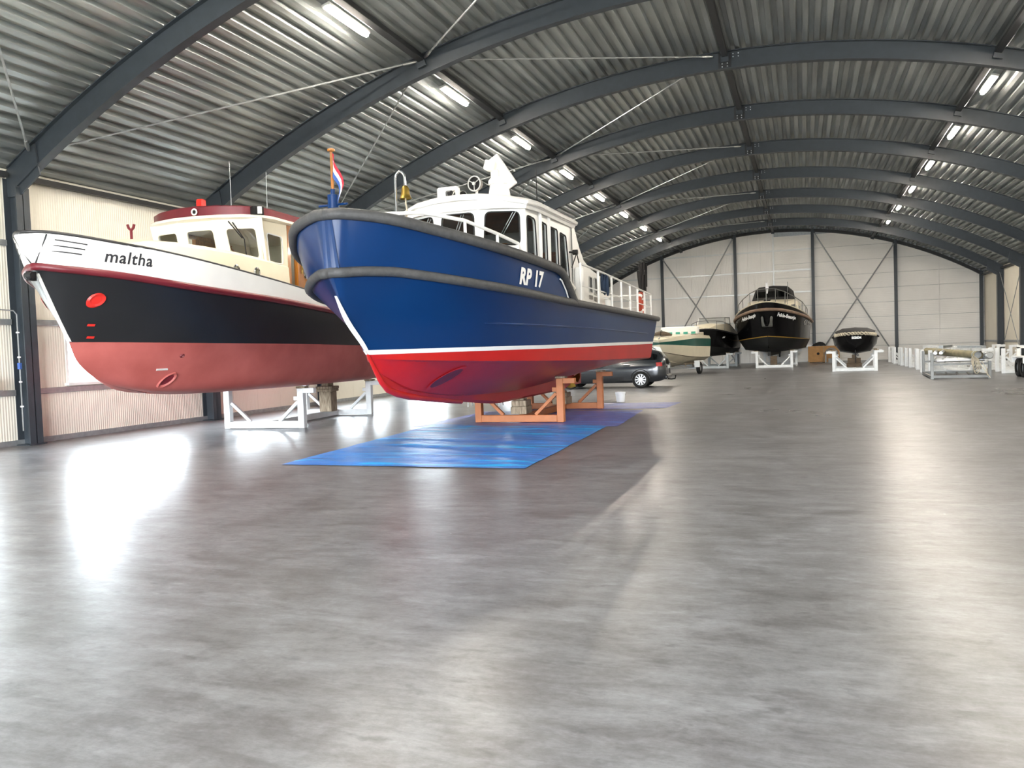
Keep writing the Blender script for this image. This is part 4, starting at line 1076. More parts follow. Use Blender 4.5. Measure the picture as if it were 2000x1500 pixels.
m = MB(); m.box((1.19, 4.62, 4.555), (.20, .22, .16), Matrix.Rotation(-.6, 3, 'Z')); nb = m.build('lamp_niche', 'dark_void', rf)
m = MB(); m.lathe([(.045, -.07), (.045, .07)], 10, Matrix.Translation((1.30, 4.56, 4.555))); m.build('running_lamp', 'ivory', rf)
m = MB(); m.tube([(.25, 5.2, 4.7), (.25, 5.2, 5.75)], .006, 5); m.tube([(.85, 5.6, 4.7), (.86, 5.6, 5.55)], .006, 5); m.build_each('aerial', 'galv', rf)
# aft end
m = MB(); rows = []
for d, hw, z in ((8.45, 1.25, 3.5), (11.2, 1.15, 3.35), (11.4, 1.1, 3.2), (11.5, 1.05, 2.7)): rows.append([(-hw, d, 2.6), (-hw, d, z-.1), (-hw+.12, d, z), (hw-.12, d, z), (hw, d, z-.1), (hw, d, 2.6)])
m.grid(rows); m.add(rows[-1], [tuple(range(6))]); m.build('aft_cabin', 'cream_side', ma, smooth=30)
m = MB(); m.panel([(12.3, .95), (13.5, .95), (13.6, 1.5), (12.5, 1.5)], [], (.03, 0, 0), (0, 1, 0), (0, 0, 1), .06); m.build('rudder', 'oxide', ma)
# ================================================================== stands, timbers, tarpaulins
mat('cradle_brown', 'b06a3c', rough=.5, var=.08, scale=5)
mat('cradle_white', 'e8ebec', rough=.45, var=.05, scale=5)
mat('cradle_grey', 'c3c8ca', rough=.5, var=.1, scale=5)
mat('timber', 'b3a48e', rough=.85, var=.25, scale=6, stretch=(6, 6, .8), bump=.5, bscale=14, col2='786957')
mat('timber_dark', '6d5d4c', rough=.85, var=.25, scale=6, stretch=(1, 8, 8), bump=.4, bscale=14)
mat('white_plastic', 'f1f3f4', rough=.4, var=.03)
mat('cardboard', 'b98d5c', rough=.85, var=.1, scale=4)
def cradle(name, label, loc, rz, mt, W=2.04, Lg=3.62, H=.94, bw=.15, group=None, arms=(-1, 1), pads=True):
    o = thing(name, label, 'boat stand', loc, rz, group)
    hw = W/2
    for y in (0, Lg):
        m = MB(); m.span(-hw+bw, hw-bw, y, y+bw, .012, .012+bw); m.build('base_beam', mt, o, bevel=.008)
        for s in (-1, 1):
            x0, x1 = (hw-bw, hw) if s > 0 else (-hw, -hw+bw)
            m = MB(); m.span(x0, x1, y, y+bw, 0.004, H); m.build('upright', mt, o, bevel=.008)
            m = MB(); m.bar((s*(hw-bw-.02), y+bw/2, H*.66), (s*(hw-bw-.50), y+bw/2, .012+bw), .07, .07, up=(0, 1, 0)); m.build('brace', mt, o, bevel=.005)
            if s in arms:
                m = MB(); xa = hw-.04; m.span(min(s*(xa-.0), s*(xa+.30)), max(s*(xa), s*(xa+.30)), y+.01, y+bw-.01, H-.11, H+.005); m.build('side_arm', mt, o, bevel=.008)
                m = MB(); xb = hw-bw; m.span(min(s*xb, s*(xb-.10)), max(s*xb, s*(xb-.10)), y+.02, y+bw-.02, H*.70, H*.80); m.build('socket', mt, o, bevel=.005)
    m = MB(); m.span(-.06, .06, bw+.001, Lg-.001, .012, .012+bw); m.build('long_beam', mt, o, bevel=.008)
    if pads:
        for y in (0, Lg):
            for s in (-1, 1):
                m = MB(); m.span(s*hw-.16, s*hw+.06, y-.02, y+bw+.02, H+.005, H+.045) if s > 0 else m.span(s*hw-.06, s*hw+.16, y-.02, y+bw+.02, H+.005, H+.045); m.build('pad', 'timber', o, bevel=.005)
    return o
rpc = cradle('boat_cradle', 'rust-brown steel cradle standing on the blue tarpaulins under the blue boat', (-5.85, 16.72, .012), 0, 'cradle_brown')
mac = cradle('boat_cradle', 'white steel cradle under the black and white boat near the left wall', (-11.60, 15.55, 0), R_(5), 'cradle_white', H=.90, arms=(1,))
def timber_pile(label, loc, rz, layers, mt='timber'):
    o = thing('timber_pile', label, 'timber block', loc, rz)
    z = 0
    for wx, wy, h in layers:
        m = MB(); m.span(-wx/2, wx/2, -wy/2, wy/2, z, z+h-.003); m.build('block', mt, o, bevel=.012); z += h
    return o
timber_pile('squat weathered timber block under the keel, just behind the brown cradle front beam', (-5.93, 17.16, .178), R_(4), [(.36, .5, .17), (.34, .46, .13), (.2, .3, .04)], 'timber')
timber_pile('weathered timber block under the keel near the rear beam of the brown cradle', (-5.80, 20.0, .178), R_(-3), [(.36, .5, .19), (.34, .4, .11), (.2, .2, .04)], 'timber')
timber_pile('tall pale log with two planks on top under the black and white boat', (-11.70, 18.42, .166), R_(5), [(.34, .34, .52), (.44, .40, .07), (.46, .42, .07), (.2, .3, .09)], 'timber')

def tarp_mat(name, c1, c2, cw, cd, cf):
    m = mat(name, c1, rough=.36, var=.1, scale=1.1, col2=c2)
    nt = m.node_tree; N = nt.nodes; L = nt.links; b = N['Principled BSDF']
    g = N.new('ShaderNodeNewGeometry')
    def nz(sc, rot, scale, det, ro, dist=0.):
        mp = N.new('ShaderNodeMapping'); mp.inputs['Scale'].default_value = sc; mp.inputs['Rotation'].default_value = (0, 0, rot); L.new(g.outputs['Position'], mp.inputs[0])
        n = N.new('ShaderNodeTexNoise'); n.inputs['Scale'].default_value = scale; n.inputs['Detail'].default_value = det; n.inputs['Roughness'].default_value = ro; n.inputs['Distortion'].default_value = dist; L.new(mp.outputs[0], n.inputs['Vector']); return n.outputs['Fac']
    def rp(src, p0, p1, v0, v1):
        r = N.new('ShaderNodeMapRange'); r.inputs[1].default_value = p0; r.inputs[2].default_value = p1; r.inputs[3].default_value = v0; r.inputs[4].default_value = v1; L.new(src, r.inputs[0]); return r.outputs[0]
    def mx(f, a, c):
        x = N.new('ShaderNodeMix'); x.data_type = 'RGBA'; L.new(f, x.inputs[0]); L.new(a, x.inputs[6]); x.inputs[7].default_value = (*lin(c), 1); return x.outputs[2]
    col = b.inputs['Base Color'].links[0].from_socket
    wear = nz((1, 1.6, 1), .2, 2.2, 10, .8, .4); crease = nz((.5, 2.4, 1), .35, 3.2, 6, .7, .8); fold = nz((.22, 5.0, 1), .015, 1.25, 1.5, .4)
    col = mx(rp(wear, .45, .75, 0, .75), col, cw); col = mx(rp(crease, .42, .32, 0, .75), col, cd); col = mx(rp(fold, .60, .615, 0, .95), col, cf)
    L.new(col, b.inputs['Base Color'])
    bp = N.new('ShaderNodeBump'); bp.inputs['Strength'].default_value = .9; bp.inputs['Distance'].default_value = .03; L.new(crease, bp.inputs['Height']); L.new(bp.outputs[0], b.inputs['Normal'])
tarp_mat('tarp', '2f86dc', '3a74c4', '7d9ace', '1c4a8c', '1fb0f0')
tarp_mat('tarp_old', '4a5fb4', '5a5f9e', '8a8fb8', '2a336a', '5f86d0')
def tarp(label, corners, nx, ny, z0, seed, amp=.012, mt='tarp_old'):
    rnd = random.Random(seed); c = [Vector((*p, 0)) for p in corners]; o = c[0]
    ph = [(rnd.uniform(.6, 3.5), rnd.uniform(1.5, 9), rnd.uniform(0, 6)) for _ in range(7)]
    rows = []
    for j in range(ny+1):
        row = []
        for i in range(nx+1):
            u, v = i/nx, j/ny; p = (c[0]*(1-u)+c[1]*u)*(1-v)+(c[3]*(1-u)+c[2]*u)*v
            e = .008*math.sin(v*17+seed) if i in (0, nx) else 0; e2 = .008*math.sin(u*23+seed) if j in (0, ny) else 0
            h = sum(max(0, math.sin(p.x*a+p.y*b+q)-.55)*amp*1.6 for a, b, q in ph)+amp*.4*abs(math.sin(p.x*2.3+seed)*math.sin(p.y*3.1))
            ed = min(i, nx-i, j, ny-j)/3; row.append((p.x-o.x+e, p.y-o.y+e2, min(h, .03)*min(1, .15+ed)))
        rows.append(row)
    m = MB(); m.grid(rows); ob = m.build('tarpaulin', mt, None, smooth=60); ob.location = (o.x, o.y, z0)
    return tag(ob, label, 'tarpaulin', 'blue floor tarpaulins')
tarp('bright blue creased tarpaulin at the front, under the bow', [(-7.38, 10.27), (-3.53, 10.27), (-3.72, 16.2), (-7.75, 16.4)], 40, 60, .006, 3, mt='tarp')
tarp('blue tarpaulin under the brown cradle', [(-8.0, 15.9), (-3.50, 15.94), (-3.72, 19.9), (-7.9, 19.9)], 40, 40, .003, 11, amp=.007)
tarp('blue tarpaulin farthest back with a corner sticking out beyond the bucket', [(-7.2, 19.7), (-3.25, 20.5), (-3.14, 22.5), (-7.0, 22.6)], 36, 26, .0045, 23, amp=.007)
# bucket
o = thing('bucket', 'white plastic bucket beside the brown cradle', 'bucket', (-4.89, 22.80, .012))
m = MB(); m.lathe([(.115, 0), (.145, .27), (.152, .275), (.152, .285), (.14, .285), (.11, .01), (.0, .01)], 24, cap=False); m.lathe([(.0, 0), (.115, 0)], 24, cap=False); m.build('pail', 'white_plastic', o, smooth=40)
m = MB(); m.torus((0, 0, .245), .149, .006, None, 24, 6); m.build('rim_band', 'white_plastic', o, smooth=50)
m = MB(); m.tube([(.152*math.cos(a), .152*math.sin(a)*.3-.10*math.sin(a), .255-.10*math.sin(a)) for a in [PI*i/12 for i in range(13)]], .005, 5); m.build('handle', 'galv', o)
# ================================================================== gear on the stern of the blue boat (hung on its rails)
def coil(m, c, R, r, n, M, jit, seed):
    rn = random.Random(seed)
    for i in range(n):
        cc = Vector(c)+M @ Vector((rn.uniform(-jit, jit), rn.uniform(-jit, jit), (i-n/2)*r*1.3)); m.torus(cc, R*rn.uniform(.85, 1.1), r, M @ Matrix.Rotation(rn.uniform(-.15, .15), 3, 'X'), 18, 6)
o = thing('rope_coil', 'dark blue rope coil hanging on the deck rail of the blue boat', 'rope', (RPX+1.88, RPY+8.6, 2.95))
m = MB(); coil(m, (0, 0, -.02), .10, .022, 5, Matrix.Rotation(PI/2, 3, 'Y') @ Matrix.Diagonal((1.9, 1, 1)), .02, 4); m.build('rope', 'rope_blue', o, smooth=60)
m = MB(); m.tube([(0, -.05, .10), (-.02, -.16, .02), (0, -.22, -.12), (.01, -.30, -.16)], .022, 6); m.build('loose_end', 'rope_blue', o, smooth=60)
o = thing('lifebuoy', 'orange-red lifebuoy with white bands at the stern of the blue boat', 'lifebuoy', (RPX+1.80, RPY+13.15, 2.70))
Mb = Matrix.Rotation(PI/2, 3, 'Y')
m = MB(); m.torus((0, 0, 0), .27, .065, Mb, 28, 10); lb = m.build('ring', 'buoy', o, smooth=60)
for k in range(4):
    a = PI/4+k*PI/2; m = MB(); m.torus((0, 0, 0), .27, .069, Mb, 4, 10, a-.16, a+.16); m.build('band', 'boat_white', o, smooth=60)
o = thing('rope_bundle', 'tall black bundle of ropes standing at the stern of the blue boat', 'rope', (RPX+1.72, RPY+13.75, 2.32))
m = MB(); rn = random.Random(5)
for i in range(14):
    x, y = rn.uniform(-.06, .06), rn.uniform(-.08, .08); h = rn.uniform(1.2, 1.55); lean = rn.uniform(-.10, .06)
    m.tube([(x*.6, y*.6, 0), (x*.8, y*.7, h*.5), (x+lean, y, h), (x+lean+.05, y+.06, h+.03), (x+lean*.8+.05, y+.06, h*.6)], .03, 6)
m.build('ropes', 'rope_dark', o, smooth=60)
m = MB(); m.torus((0, 0, .75), .10, .03, None, 16, 6); m.build('lashing', 'rope_dark', o, smooth=60)
# ================================================================== parked car
mat('car_paint', '2c3036', rough=.2, metal=.3, var=.04, coat=1.)
mat('car_glass', '0b0d0f', rough=.05, var=.0, spec=.8)
mat('tyre', '151515', rough=.8, var=.1)
mat('alloy', 'd6d9dc', rough=.3, metal=.7, var=.04)
mat('tail_red', 'b3161c', rough=.15, var=.05, coat=.8)
def wheel(parent, c, R, w, side, spokes=10, rim='alloy'):
    Mw = Matrix.Translation(c) @ Matrix.Rotation(-PI/2*side, 4, 'X')  # axis along y
    m = MB(); m.lathe([(R*.66, -w/2), (R*.93, -w/2), (R, -w*.36), (R, w*.36), (R*.93, w/2), (R*.66, w/2)], 28, Mw, cap=False); t = m.build('tyre', 'tyre', parent, smooth=40)
    m = MB(); m.lathe([(R*.67, -w/2+.01), (R*.67, w/2-.015), (R*.62, w/2-.005), (R*.60, w/2-.05), (.0, w/2-.06)], 28, Mw, cap=False); m.build('rim_barrel', 'black_matt', t, smooth=40)
    m = MB()
    for k in range(spokes):
        a = 2*PI*k/spokes; p = [(R*.10, -R*.05), (R*.10, R*.05), (R*.62, R*.085), (R*.62, -R*.085)]
        q = [(x*math.cos(a)-y*math.sin(a), x*math.sin(a)+y*math.cos(a)) for x, y in p]; m.add([Mw @ Vector((*v, w/2-.015)) for v in q]+[Mw @ Vector((*v, w/2-.035)) for v in q], [(0, 1, 2, 3), (7, 6, 5, 4), (0, 4, 5, 1), (1, 5, 6, 2), (2, 6, 7, 3), (3, 7, 4, 0)])
    m.lathe([(R*.14, w/2-.03), (R*.14, w/2-.01), (0, w/2-.006)], 16, Mw); m.torus((0, 0, w/2-.012), R*.635, R*.03, None, 28, 6) if False else None
    m.lathe([(R*.61, w/2-.03), (R*.61, w/2-.008), (R*.67, w/2-.008), (R*.67, w/2-.03)], 28, Mw, cap=False); m.build('hub_cap', rim, t)
    return t
# local frame: nose towards -x, left flank towards -y
car = thing('estate_car', 'dark grey estate car parked behind the blue boat', 'car', (-5.75, 31.15, 0), R_(2))
WB = 2.70
def car_sec(x):
    """(half width low, half width shoulder, shoulder z, belt z, roof z, half width roof)"""
    ks = [-3.62, -3.45, -3.0, -2.3, -1.65, -1.2, -.6, .2, .65, .86, .93]
    f = lambda v: pchip(ks, v)(x)
    return (f([.55, .74, .82, .85, .86, .86, .86, .85, .82, .74, .66]), f([.50, .76, .87, .89, .89, .89, .89, .88, .85, .78, .70]), f([.50, .62, .66, .70, .72, .74, .76, .78, .78, .74, .68]),
            f([.55, .70, .80, .90, .97, .98, .99, 1.02, 1.02, .95, .86]), f([.56, .72, .84, .96, 1.32, 1.43, 1.46, 1.43, 1.33, 1.10, .90]), f([.40, .60, .66, .66, .56, .56, .57, .56, .54, .58, .60]), f([.28, .22, .20, .20, .20, .20, .20, .20, .24, .30, .36]))
xs = [-3.62, -3.55, -3.4, -3.2, -3.0, -2.7, -2.4, -2.2, -2.0, -1.8, -1.6, -1.4, -1.2, -.9, -.6, -.3, 0, .2, .4, .55, .68, .78, .86, .91, .93]
body = MB(); glz = MB(); rows = []; grow = {1: [], -1: []}
for x in xs:
    wl, ws, zs, zb, zr, wr, z0 = car_sec(x)
    half = [(wl*.9, z0), (wl, z0+.08), (ws, zs*.62), (ws, zs), (ws*.965, zb), (wr+(ws*.965-wr)*.15, zb+(zr-zb)*.82), (wr*.8, zr-.01), (0, zr+.015)]
    rows.append([(x, -y, z) for y, z in half]+[(x, y, z) for y, z in reversed(half[:-1])])
body.grid(rows); body.add(rows[0], [tuple(range(15))]); body.add(rows[-1], [tuple(range(15))]); body.add([r[0] for r in rows]+[r[-1] for r in rows], [(i, i+1, len(rows)+i+1, len(rows)+i) for i in range(len(rows)-1)])
body.build('body', 'car_paint', car, smooth=38)
def glass_side(x0, x1, sd, lo=.10, hi=.80, n=8):
    m = MB(); r0 = []; r1 = []
    for i in range(n+1):
        x = x0+(x1-x0)*i/n; wl, ws, zs, zb, zr, wr, z0 = car_sec(x); yb = ws*.965; yt = wr+(ws*.965-wr)*.15; zt = zb+(zr-zb)*.82
        r0.append((x, sd*(yb+(yt-yb)*lo+.006), zb+(zt-zb)*lo)); r1.append((x, sd*(yb+(yt-yb)*hi+.006), zb+(zt-zb)*hi))
    m.grid([r0, r1]); return m
for sd in (-1, 1):
    for a, b in ((-1.72, -.95), (-.88, -.05), (.02, .62)): glass_side(a, b, sd).build('side_window', 'car_glass', car, smooth=40)
m = MB(); m.grid([[(x, y*car_sec(x)[5]*.9, pchip([-2.25, -1.7, -1.3], [.965, 1.25, 1.415])(x)+.012) for y in (-1, -.5, 0, .5, 1)] for x in (-2.2, -1.9, -1.6, -1.35)]); m.build('windscreen', 'car_glass', car, smooth=40)
m = MB(); m.grid([[(x+.012, y*.56, z) for y in (-1, 0, 1)] for x, z in ((.675, 1.31), (.80, 1.14), (.87, 1.0))]); m.build('rear_window', 'car_glass', car, smooth=40)
for sd in (-1, 1):
    m = MB(); m.grid([[(.60, sd*.858, .80), (.78, sd*.822, .80), (.88, sd*.74, .79), (.935, sd*.58, .78)], [(.58, sd*.862, .94), (.76, sd*.815, .95), (.87, sd*.73, .94), (.915, sd*.56, .93)]]); m.build('tail_light', 'tail_red', car, smooth=60, label='red tail light')
    m = MB()
    for x in (0, -WB):
        m.torus((x, sd*.875, .325), .365, .022, Matrix.Rotation(PI/2, 3, 'X'), 22, 6, .12, PI-.12)
    m.build_each('wheel_arch', 'black_matt', car, smooth=50)
    for x in (0, -WB): wheel(car, (x, sd*.80, .318), .318, .21, sd if sd > 0 else -1)
    m = MB(); m.span(-.62, -.40, min(sd*.885, sd*.905), max(sd*.885, sd*.905), .84, .87); m.span(-1.52, -1.30, min(sd*.885, sd*.905), max(sd*.885, sd*.905), .83, .86); m.build_each('door_handle', 'car_paint', car)
    m = MB(); m.ell((-1.75, sd*1.0, 1.03), (.08, .11, .07), 10, 6); m.build('mirror', 'car_paint', car, smooth=60)
    m = MB(); m.tube([(-1.1, sd*.55, 1.47), (-1.0, sd*.56, 1.51), (.3, sd*.55, 1.48), (.42, sd*.54, 1.42)], .016, 6); m.build('roof_rail', 'black_matt', car, smooth=50)
m = MB(); m.span(.86, .99, -.70, .70, .30, .48); m.build('bumper', 'car_paint', car, bevel=.05)
m = MB(); m.span(.945, .965, -.26, .26, .70, .81); m.build('number_plate', 'white_plastic', car)
m = MB(); m.tube([(.80, 0, .30), (1.05, 0, .28), (1.18, 0, .30), (1.20, 0, .38)], .025, 8); m.ell((1.20, 0, .41), (.03, .03, .03)); m.build('tow_bar', 'black_matt', car, smooth=50)
m = MB(); m.span(-3.62+.02, -3.58, -.5, .5, .34, .52); m.build('grille', 'black_matt', car)

# ================================================================== boats at the back
mat('bottom_black', '141615', rough=.6, var=.1, scale=1.2)
mat('hull_gloss_black', '08080a', rough=.2, var=.05, spec=.3)
mat('teak', '8b7260', rough=.6, var=.15, scale=4)
mat('gold', 'b08a3c', rough=.4, metal=.5, var=.05)
mat('canopy', '1d1d1f', rough=.8, var=.1)
mat('gel_cream', 'e9dfc6', rough=.3, var=.03, coat=.3)
mat('green_band', '1f5a4f', rough=.3, var=.06, coat=.3)
mat('teal', '49a690', rough=.5, var=.05)
mat('gel_bottom', 'd8cdb4', rough=.4, var=.06)
mat('stainless_dull', '7d7e7c', rough=.45, metal=.5, var=.15)
mat('alu', 'c9ccce', rough=.28, metal=.9, var=.06, stretch=(1, 1, 1))
mat('khaki', '8c8468', rough=.85, var=.15, scale=4)
glass('tinted', (.35, .36, .37))

# ---- large black motor yacht
ya = thing('motor_yacht', 'large black motor yacht with cream deckhouse and black canopy, bow to the viewer', 'boat', (-1.93, 49.6, 0), R_(-2.5))
YH = Hull({
 'K':  [(.95, .02, 1.15), (1.6, .04, .92), (3, .06, .86), (10.6, .08, .84)],
 'B':  [(.75, 0, 1.35), (1.3, .55, 1.22), (2.4, 1.25, 1.12), (5, 1.72, 1.06), (10.6, 1.7, 1.06)],
 'C':  [(.55, 0, 1.84), (.75, .45, 1.80), (1.3, 1.12, 1.73), (2.4, 1.72, 1.66), (4.5, 2.02, 1.62), (10.6, 1.95, 1.60)],
 'C2': [(.54, 0, 1.89), (.74, .47, 1.85), (1.3, 1.15, 1.78), (2.4, 1.75, 1.71), (4.5, 2.05, 1.66), (10.6, 1.97, 1.65)],
 'R':  [(.10, 0, 3.42), (.14, .3, 3.41), (.32, .70, 3.37), (.8, 1.22, 3.26), (1.6, 1.72, 3.10), (2.8, 2.08, 2.93), (4.5, 2.22, 2.80), (7, 2.22, 2.75), (10.6, 2.0, 2.80)],
 'S':  [(0, 0, 3.86), (.04, .3, 3.84), (.24, .72, 3.76), (.75, 1.25, 3.60), (1.6, 1.75, 3.36), (2.8, 2.08, 3.12), (4.5, 2.20, 2.95), (7, 2.2, 2.9), (10.6, 1.98, 2.95)],
}, p=2.0)
m = YH.band(['K', 'B', 'C'], sub=3)
for sd in (1, -1): r = YH.row('K', sd); m.grid([r, [(0, q[1], q[2]) for q in r]], flip=sd > 0)
m.build('hull_bottom', 'bottom_black', ya, smooth=30)
YH.band(['C', 'C2'], sub=1, off=.01).build('gold_stripe', 'gold', ya, smooth=30)
m = YH.band(['C2', 'R'], sub=5); YBV = BVHTree.FromPolygons([Vector(v) for v in m.v], m.f); m.build('topside', 'hull_gloss_black', ya, smooth=30)
YH.band(['R', 'S'], sub=3).build('bulwark', 'hull_gloss_black', ya, smooth=30)
YH.transom(['K', 'B', 'C', 'C2', 'R', 'S']).build('transom', 'hull_gloss_black', ya)
YH.deck('S', dz=-.02).build('deck', 'gel_cream', ya)
m = MB(); m.tube(YH.rail('R', off=.04, n=40), .085, 8, sq=1.1); m.build('rubbing_strake', 'teak', ya, smooth=50, label='brown rubbing strake')
m = MB(); m.tube(YH.rail('S', off=0, n=40), .045, 8, sq=.8); m.build('toe_rail', 'gel_cream', ya, smooth=50)
m = MB(); m.span(-.08, .08, 1.3, 10, .70, .95); m.build('keel', 'bottom_black', ya)
m = MB(); m.panel([(9.6, .45), (10.4, .45), (10.4, 1.1), (9.7, 1.1)], [], (.03, 0, 0), (0, 1, 0), (0, 0, 1), .06); m.build('rudder', 'bottom_black', ya)
yks = ('C2', 'R')
def on_y(d, z, sd, off=.012, ks=yks): return Vector((sd*(YH.hb(d, z, list(ks))+off), d, z))
# anchor pocket on the stem: two upright shells on a foot plate
for sd in (1, -1):
    m = MB(); rows = []
    for z, a, b in ((2.46, .08, .30), (2.56, .13, .31), (2.70, .17, .31), (2.82, .18, .32), (2.94, .19, .34), (3.02, .22, .30)):
        dd = []
        for t in (0, .5, 1):
            w_ = a+(b-a)*t
            # find d with this half breadth
            lo, hi = .1, 2.
            for _ in range(24):
                mid = (lo+hi)/2
                if YH.hb(mid, z, ['C', 'C2', 'R']) < w_: lo = mid
                else: hi = mid
            dd.append((sd*w_, lo-.02, z))
        rows.append(dd)
    m.grid(rows); m.build('anchor_shell', 'stainless_dull', ya, smooth=50)
m = MB(); m.tube([(-.28, .44, 2.43), (-.15, .39, 2.42), (0, .36, 2.42), (.15, .39, 2.42), (.28, .44, 2.43)], .04, 6, sq=.5); m.build('anchor_foot', 'stainless_dull', ya, smooth=50)
def y_name(sd):
    vs, fs = text_tris('Felide-Beautje', .30, shear=.45, bold=.008, spacing=.95); W = max(v[0] for v in vs); m = MB(); P = []
    for u, v in vs:
        x, z = (.56+.98*u/W, 3.02-.24*u/W+v) if sd > 0 else (-1.56+.92*u/W, 2.80+.22*u/W+v)
        hit = YBV.ray_cast(Vector((x, -4, z)), Vector((0, 1, 0))); P.append(hit[0]+Vector((0, -.02, 0)) if hit[0] else Vector((x, 1., z)))
    m.add(P, fs); return m
for sd in (1, -1): y_name(sd).build('lettering', 'lettering_white', ya, label='white script name on the black bow')
for sd in (1, -1):
    for d in (2.6, 3.7, 4.9):
        m = MB(); z = 2.62
        ring_ = lambda a, b, off: [on_y(d+a*math.cos(2*PI*i/16), z+b*math.sin(2*PI*i/16), sd, off) for i in range(16)]
        m.grid([ring_(.22, .17, .004), ring_(.19, .145, .03), ring_(.15, .115, .02)], closed=True); pr = m.build('porthole_rim', 'chrome', ya, smooth=50)
        q = ring_(.155, .12, .012); m = MB(); m.add(q, [tuple(range(16))]); m.build('porthole_glass', 'car_glass', ya)
# deckhouse
m = MB(); rows = []
for d, hw, z in ((1.6, .5, 3.42), (1.9, .85, 3.75), (2.6, 1.15, 3.92), (3.8, 1.42, 4.08), (4.6, 1.5, 4.14), (8.6, 1.5, 4.1), (8.7, 1.5, 3.0)): rows.append([(-hw-.08, d, 2.9), (-hw, d, z-.12), (-hw+.14, d, z), (0, d, z+.05), (hw-.14, d, z), (hw, d, z-.12), (hw+.08, d, 2.9)])
m.grid(rows); m.add(rows[0], [tuple(range(7))]); m.add(rows[-1], [tuple(range(7))]); yd = m.build('deckhouse', 'gel_cream', ya, smooth=30)
for sd in (1, -1):
    for d0, d1 in ((2.7, 3.6), (3.9, 5.2), (5.5, 6.9)):
        hw = pchip([2.6, 3.8, 4.6, 8.6], [1.15, 1.42, 1.5, 1.5])
        P = [(sd*(hw(d)+o_), d, z) for d, z, o_ in ((d0, 3.36, .06), (d1, 3.36, .06), (d1, 3.80, .025), (d0, 3.72, .025))]
        m = MB(); m.add(P, [(0, 1, 2, 3)]); m.build('cabin_window', 'car_glass', yd)
# canopy
m = MB(); rows = []
for d, hw, z in ((4.55, 1.22, 4.15), (4.75, 1.14, 4.72), (5.05, 1.06, 5.02), (5.5, 1.05, 5.08), (7.8, 1.1, 5.05), (8.3, 1.2, 4.1)): rows.append([(-hw-.14, d, 4.1), (-hw, d, z-.22), (-hw+.18, d, z-.04), (0, d, z+.03), (hw-.18, d, z-.04), (hw, d, z-.22), (hw+.14, d, 4.1)])
m.grid(rows); m.add(rows[0], [tuple(range(7))]); m.add(rows[-1], [tuple(range(7))]); yc = m.build('canopy', 'canopy', ya, smooth=30, label='black fabric canopy')
for x0, x1 in ((-1.0, -.42), (-.36, .30), (.36, 1.0)):
    m = MB(); m.panel(rquad([(x0, 0), (x1, 0), (x1*.96, .40), (x0*.96, .40)], .05), [], (0, 4.60, 4.34), (1, 0, 0), (0, .18, .5), .01); m.build('canopy_window', 'tinted', yc)
m = MB(); rl = [(0, .15, 4.62)]+[(x, d, z) for x, d, z in ((.5, .3, 4.60), (1.0, .8, 4.42), (1.5, 1.6, 4.12), (1.85, 2.6, 3.86), (2.0, 4.0, 3.62), (2.03, 5.5, 3.5))]
m.tube([(-x, d, z) for x, d, z in reversed(rl[1:])]+rl, .025, 6)
for x, d, z in rl:
    for sd in ((1, -1) if x else (1,)): m.tube([(sd*x, d, z), (sd*(x-.02), d+.04, YH.at('S', d)[1]-.02)], .02, 6)
m.build('pulpit_rail', 'stainless_dull', ya, smooth=50)
m = MB(); m.tube([(0, .35, 3.85), (0, .33, 5.0)], .02, 6); m.tube([(1.05, 1.6, 3.4), (1.1, 1.65, 5.05)], .015, 6); m.build_each('jack_staff', 'stainless_dull', ya)
m = MB(); m.tube([(.02, .32, 4.98), (.04, .34, 4.7), (.02, .33, 4.35)], [.05, .09, .05], 8, sq=.4); m.build('furled_flag', 'flag_white', ya, smooth=60)
m = MB(); m.ell((0, .62, 3.98), (.2, .24, .16), 10, 6); m.build('windlass', 'black_matt', ya, smooth=60)
cradle('boat_cradle', 'white steel cradle under the large black yacht', (-1.58, 50.3, 0), R_(-2.5), 'cradle_white', W=2.1, Lg=5.2, H=.98)
timber_pile('dark timber block under the keel of the large black yacht', (-1.62, 50.95, .166), 0, [(.38, .5, .28), (.36, .5, .24)], 'timber_dark')

# ---- small black tender seen from astern
te = thing('tender', 'small black tender with a rope fender and a white registration number', 'boat', (2.42, 42.9, 0), R_(-3))
TH = Hull({
 'K': [(.35, .01, .88), (.8, .03, .80), (5.6, .04, .80)],
 'B': [(.22, 0, 1.02), (.5, .42, .96), (1.2, .70, .92), (5.6, .5, 1.0)],
 'M': [(.10, 0, 1.35), (.18, .42, 1.33), (.5, .78, 1.30), (1.5, .98, 1.27), (4, .95, 1.35), (5.6, .3, 1.6)],
 'S': [(0, 0, 1.80), (.05, .45, 1.78), (.30, .84, 1.72), (1.5, 1.05, 1.63), (4, .98, 1.75), (5.6, .28, 1.98)],
}, p=1.8, n=30)
m = TH.band(['K', 'B', 'M', 'S'], sub=3)
for sd in (1, -1): r = TH.row('K', sd); m.grid([r, [(0, q[1], q[2]) for q in r]], flip=sd > 0)
m.build('hull', 'hull_gloss_black', te, smooth=40); TH.transom(['K', 'B', 'M', 'S']).build('bow_plate', 'hull_gloss_black', te)
m = MB(); rows = []
for d, hw, z in ((.0, .1, 1.80), (.25, .72, 1.80), (.6, .86, 1.98), (1.6, .95, 2.12), (3.6, .9, 2.02), (5.5, .25, 2.0)): rows.append([(-hw, d, z-.2), (-hw*.6, d, z-.04), (0, d, z), (hw*.6, d, z-.04), (hw, d, z-.2)])
m.grid(rows); m.build('deck_cover', 'canopy', te, smooth=40)
m = MB(); m.tube(TH.rail('S', off=.02, n=26), .04, 8); m.build('gunwale', 'canopy', te, smooth=50)
fen = MB(); base = [p for p in TH.rail('S', off=.06, dz=-.02, n=30) if p[1] < .5]
n_ = 120; L_ = []
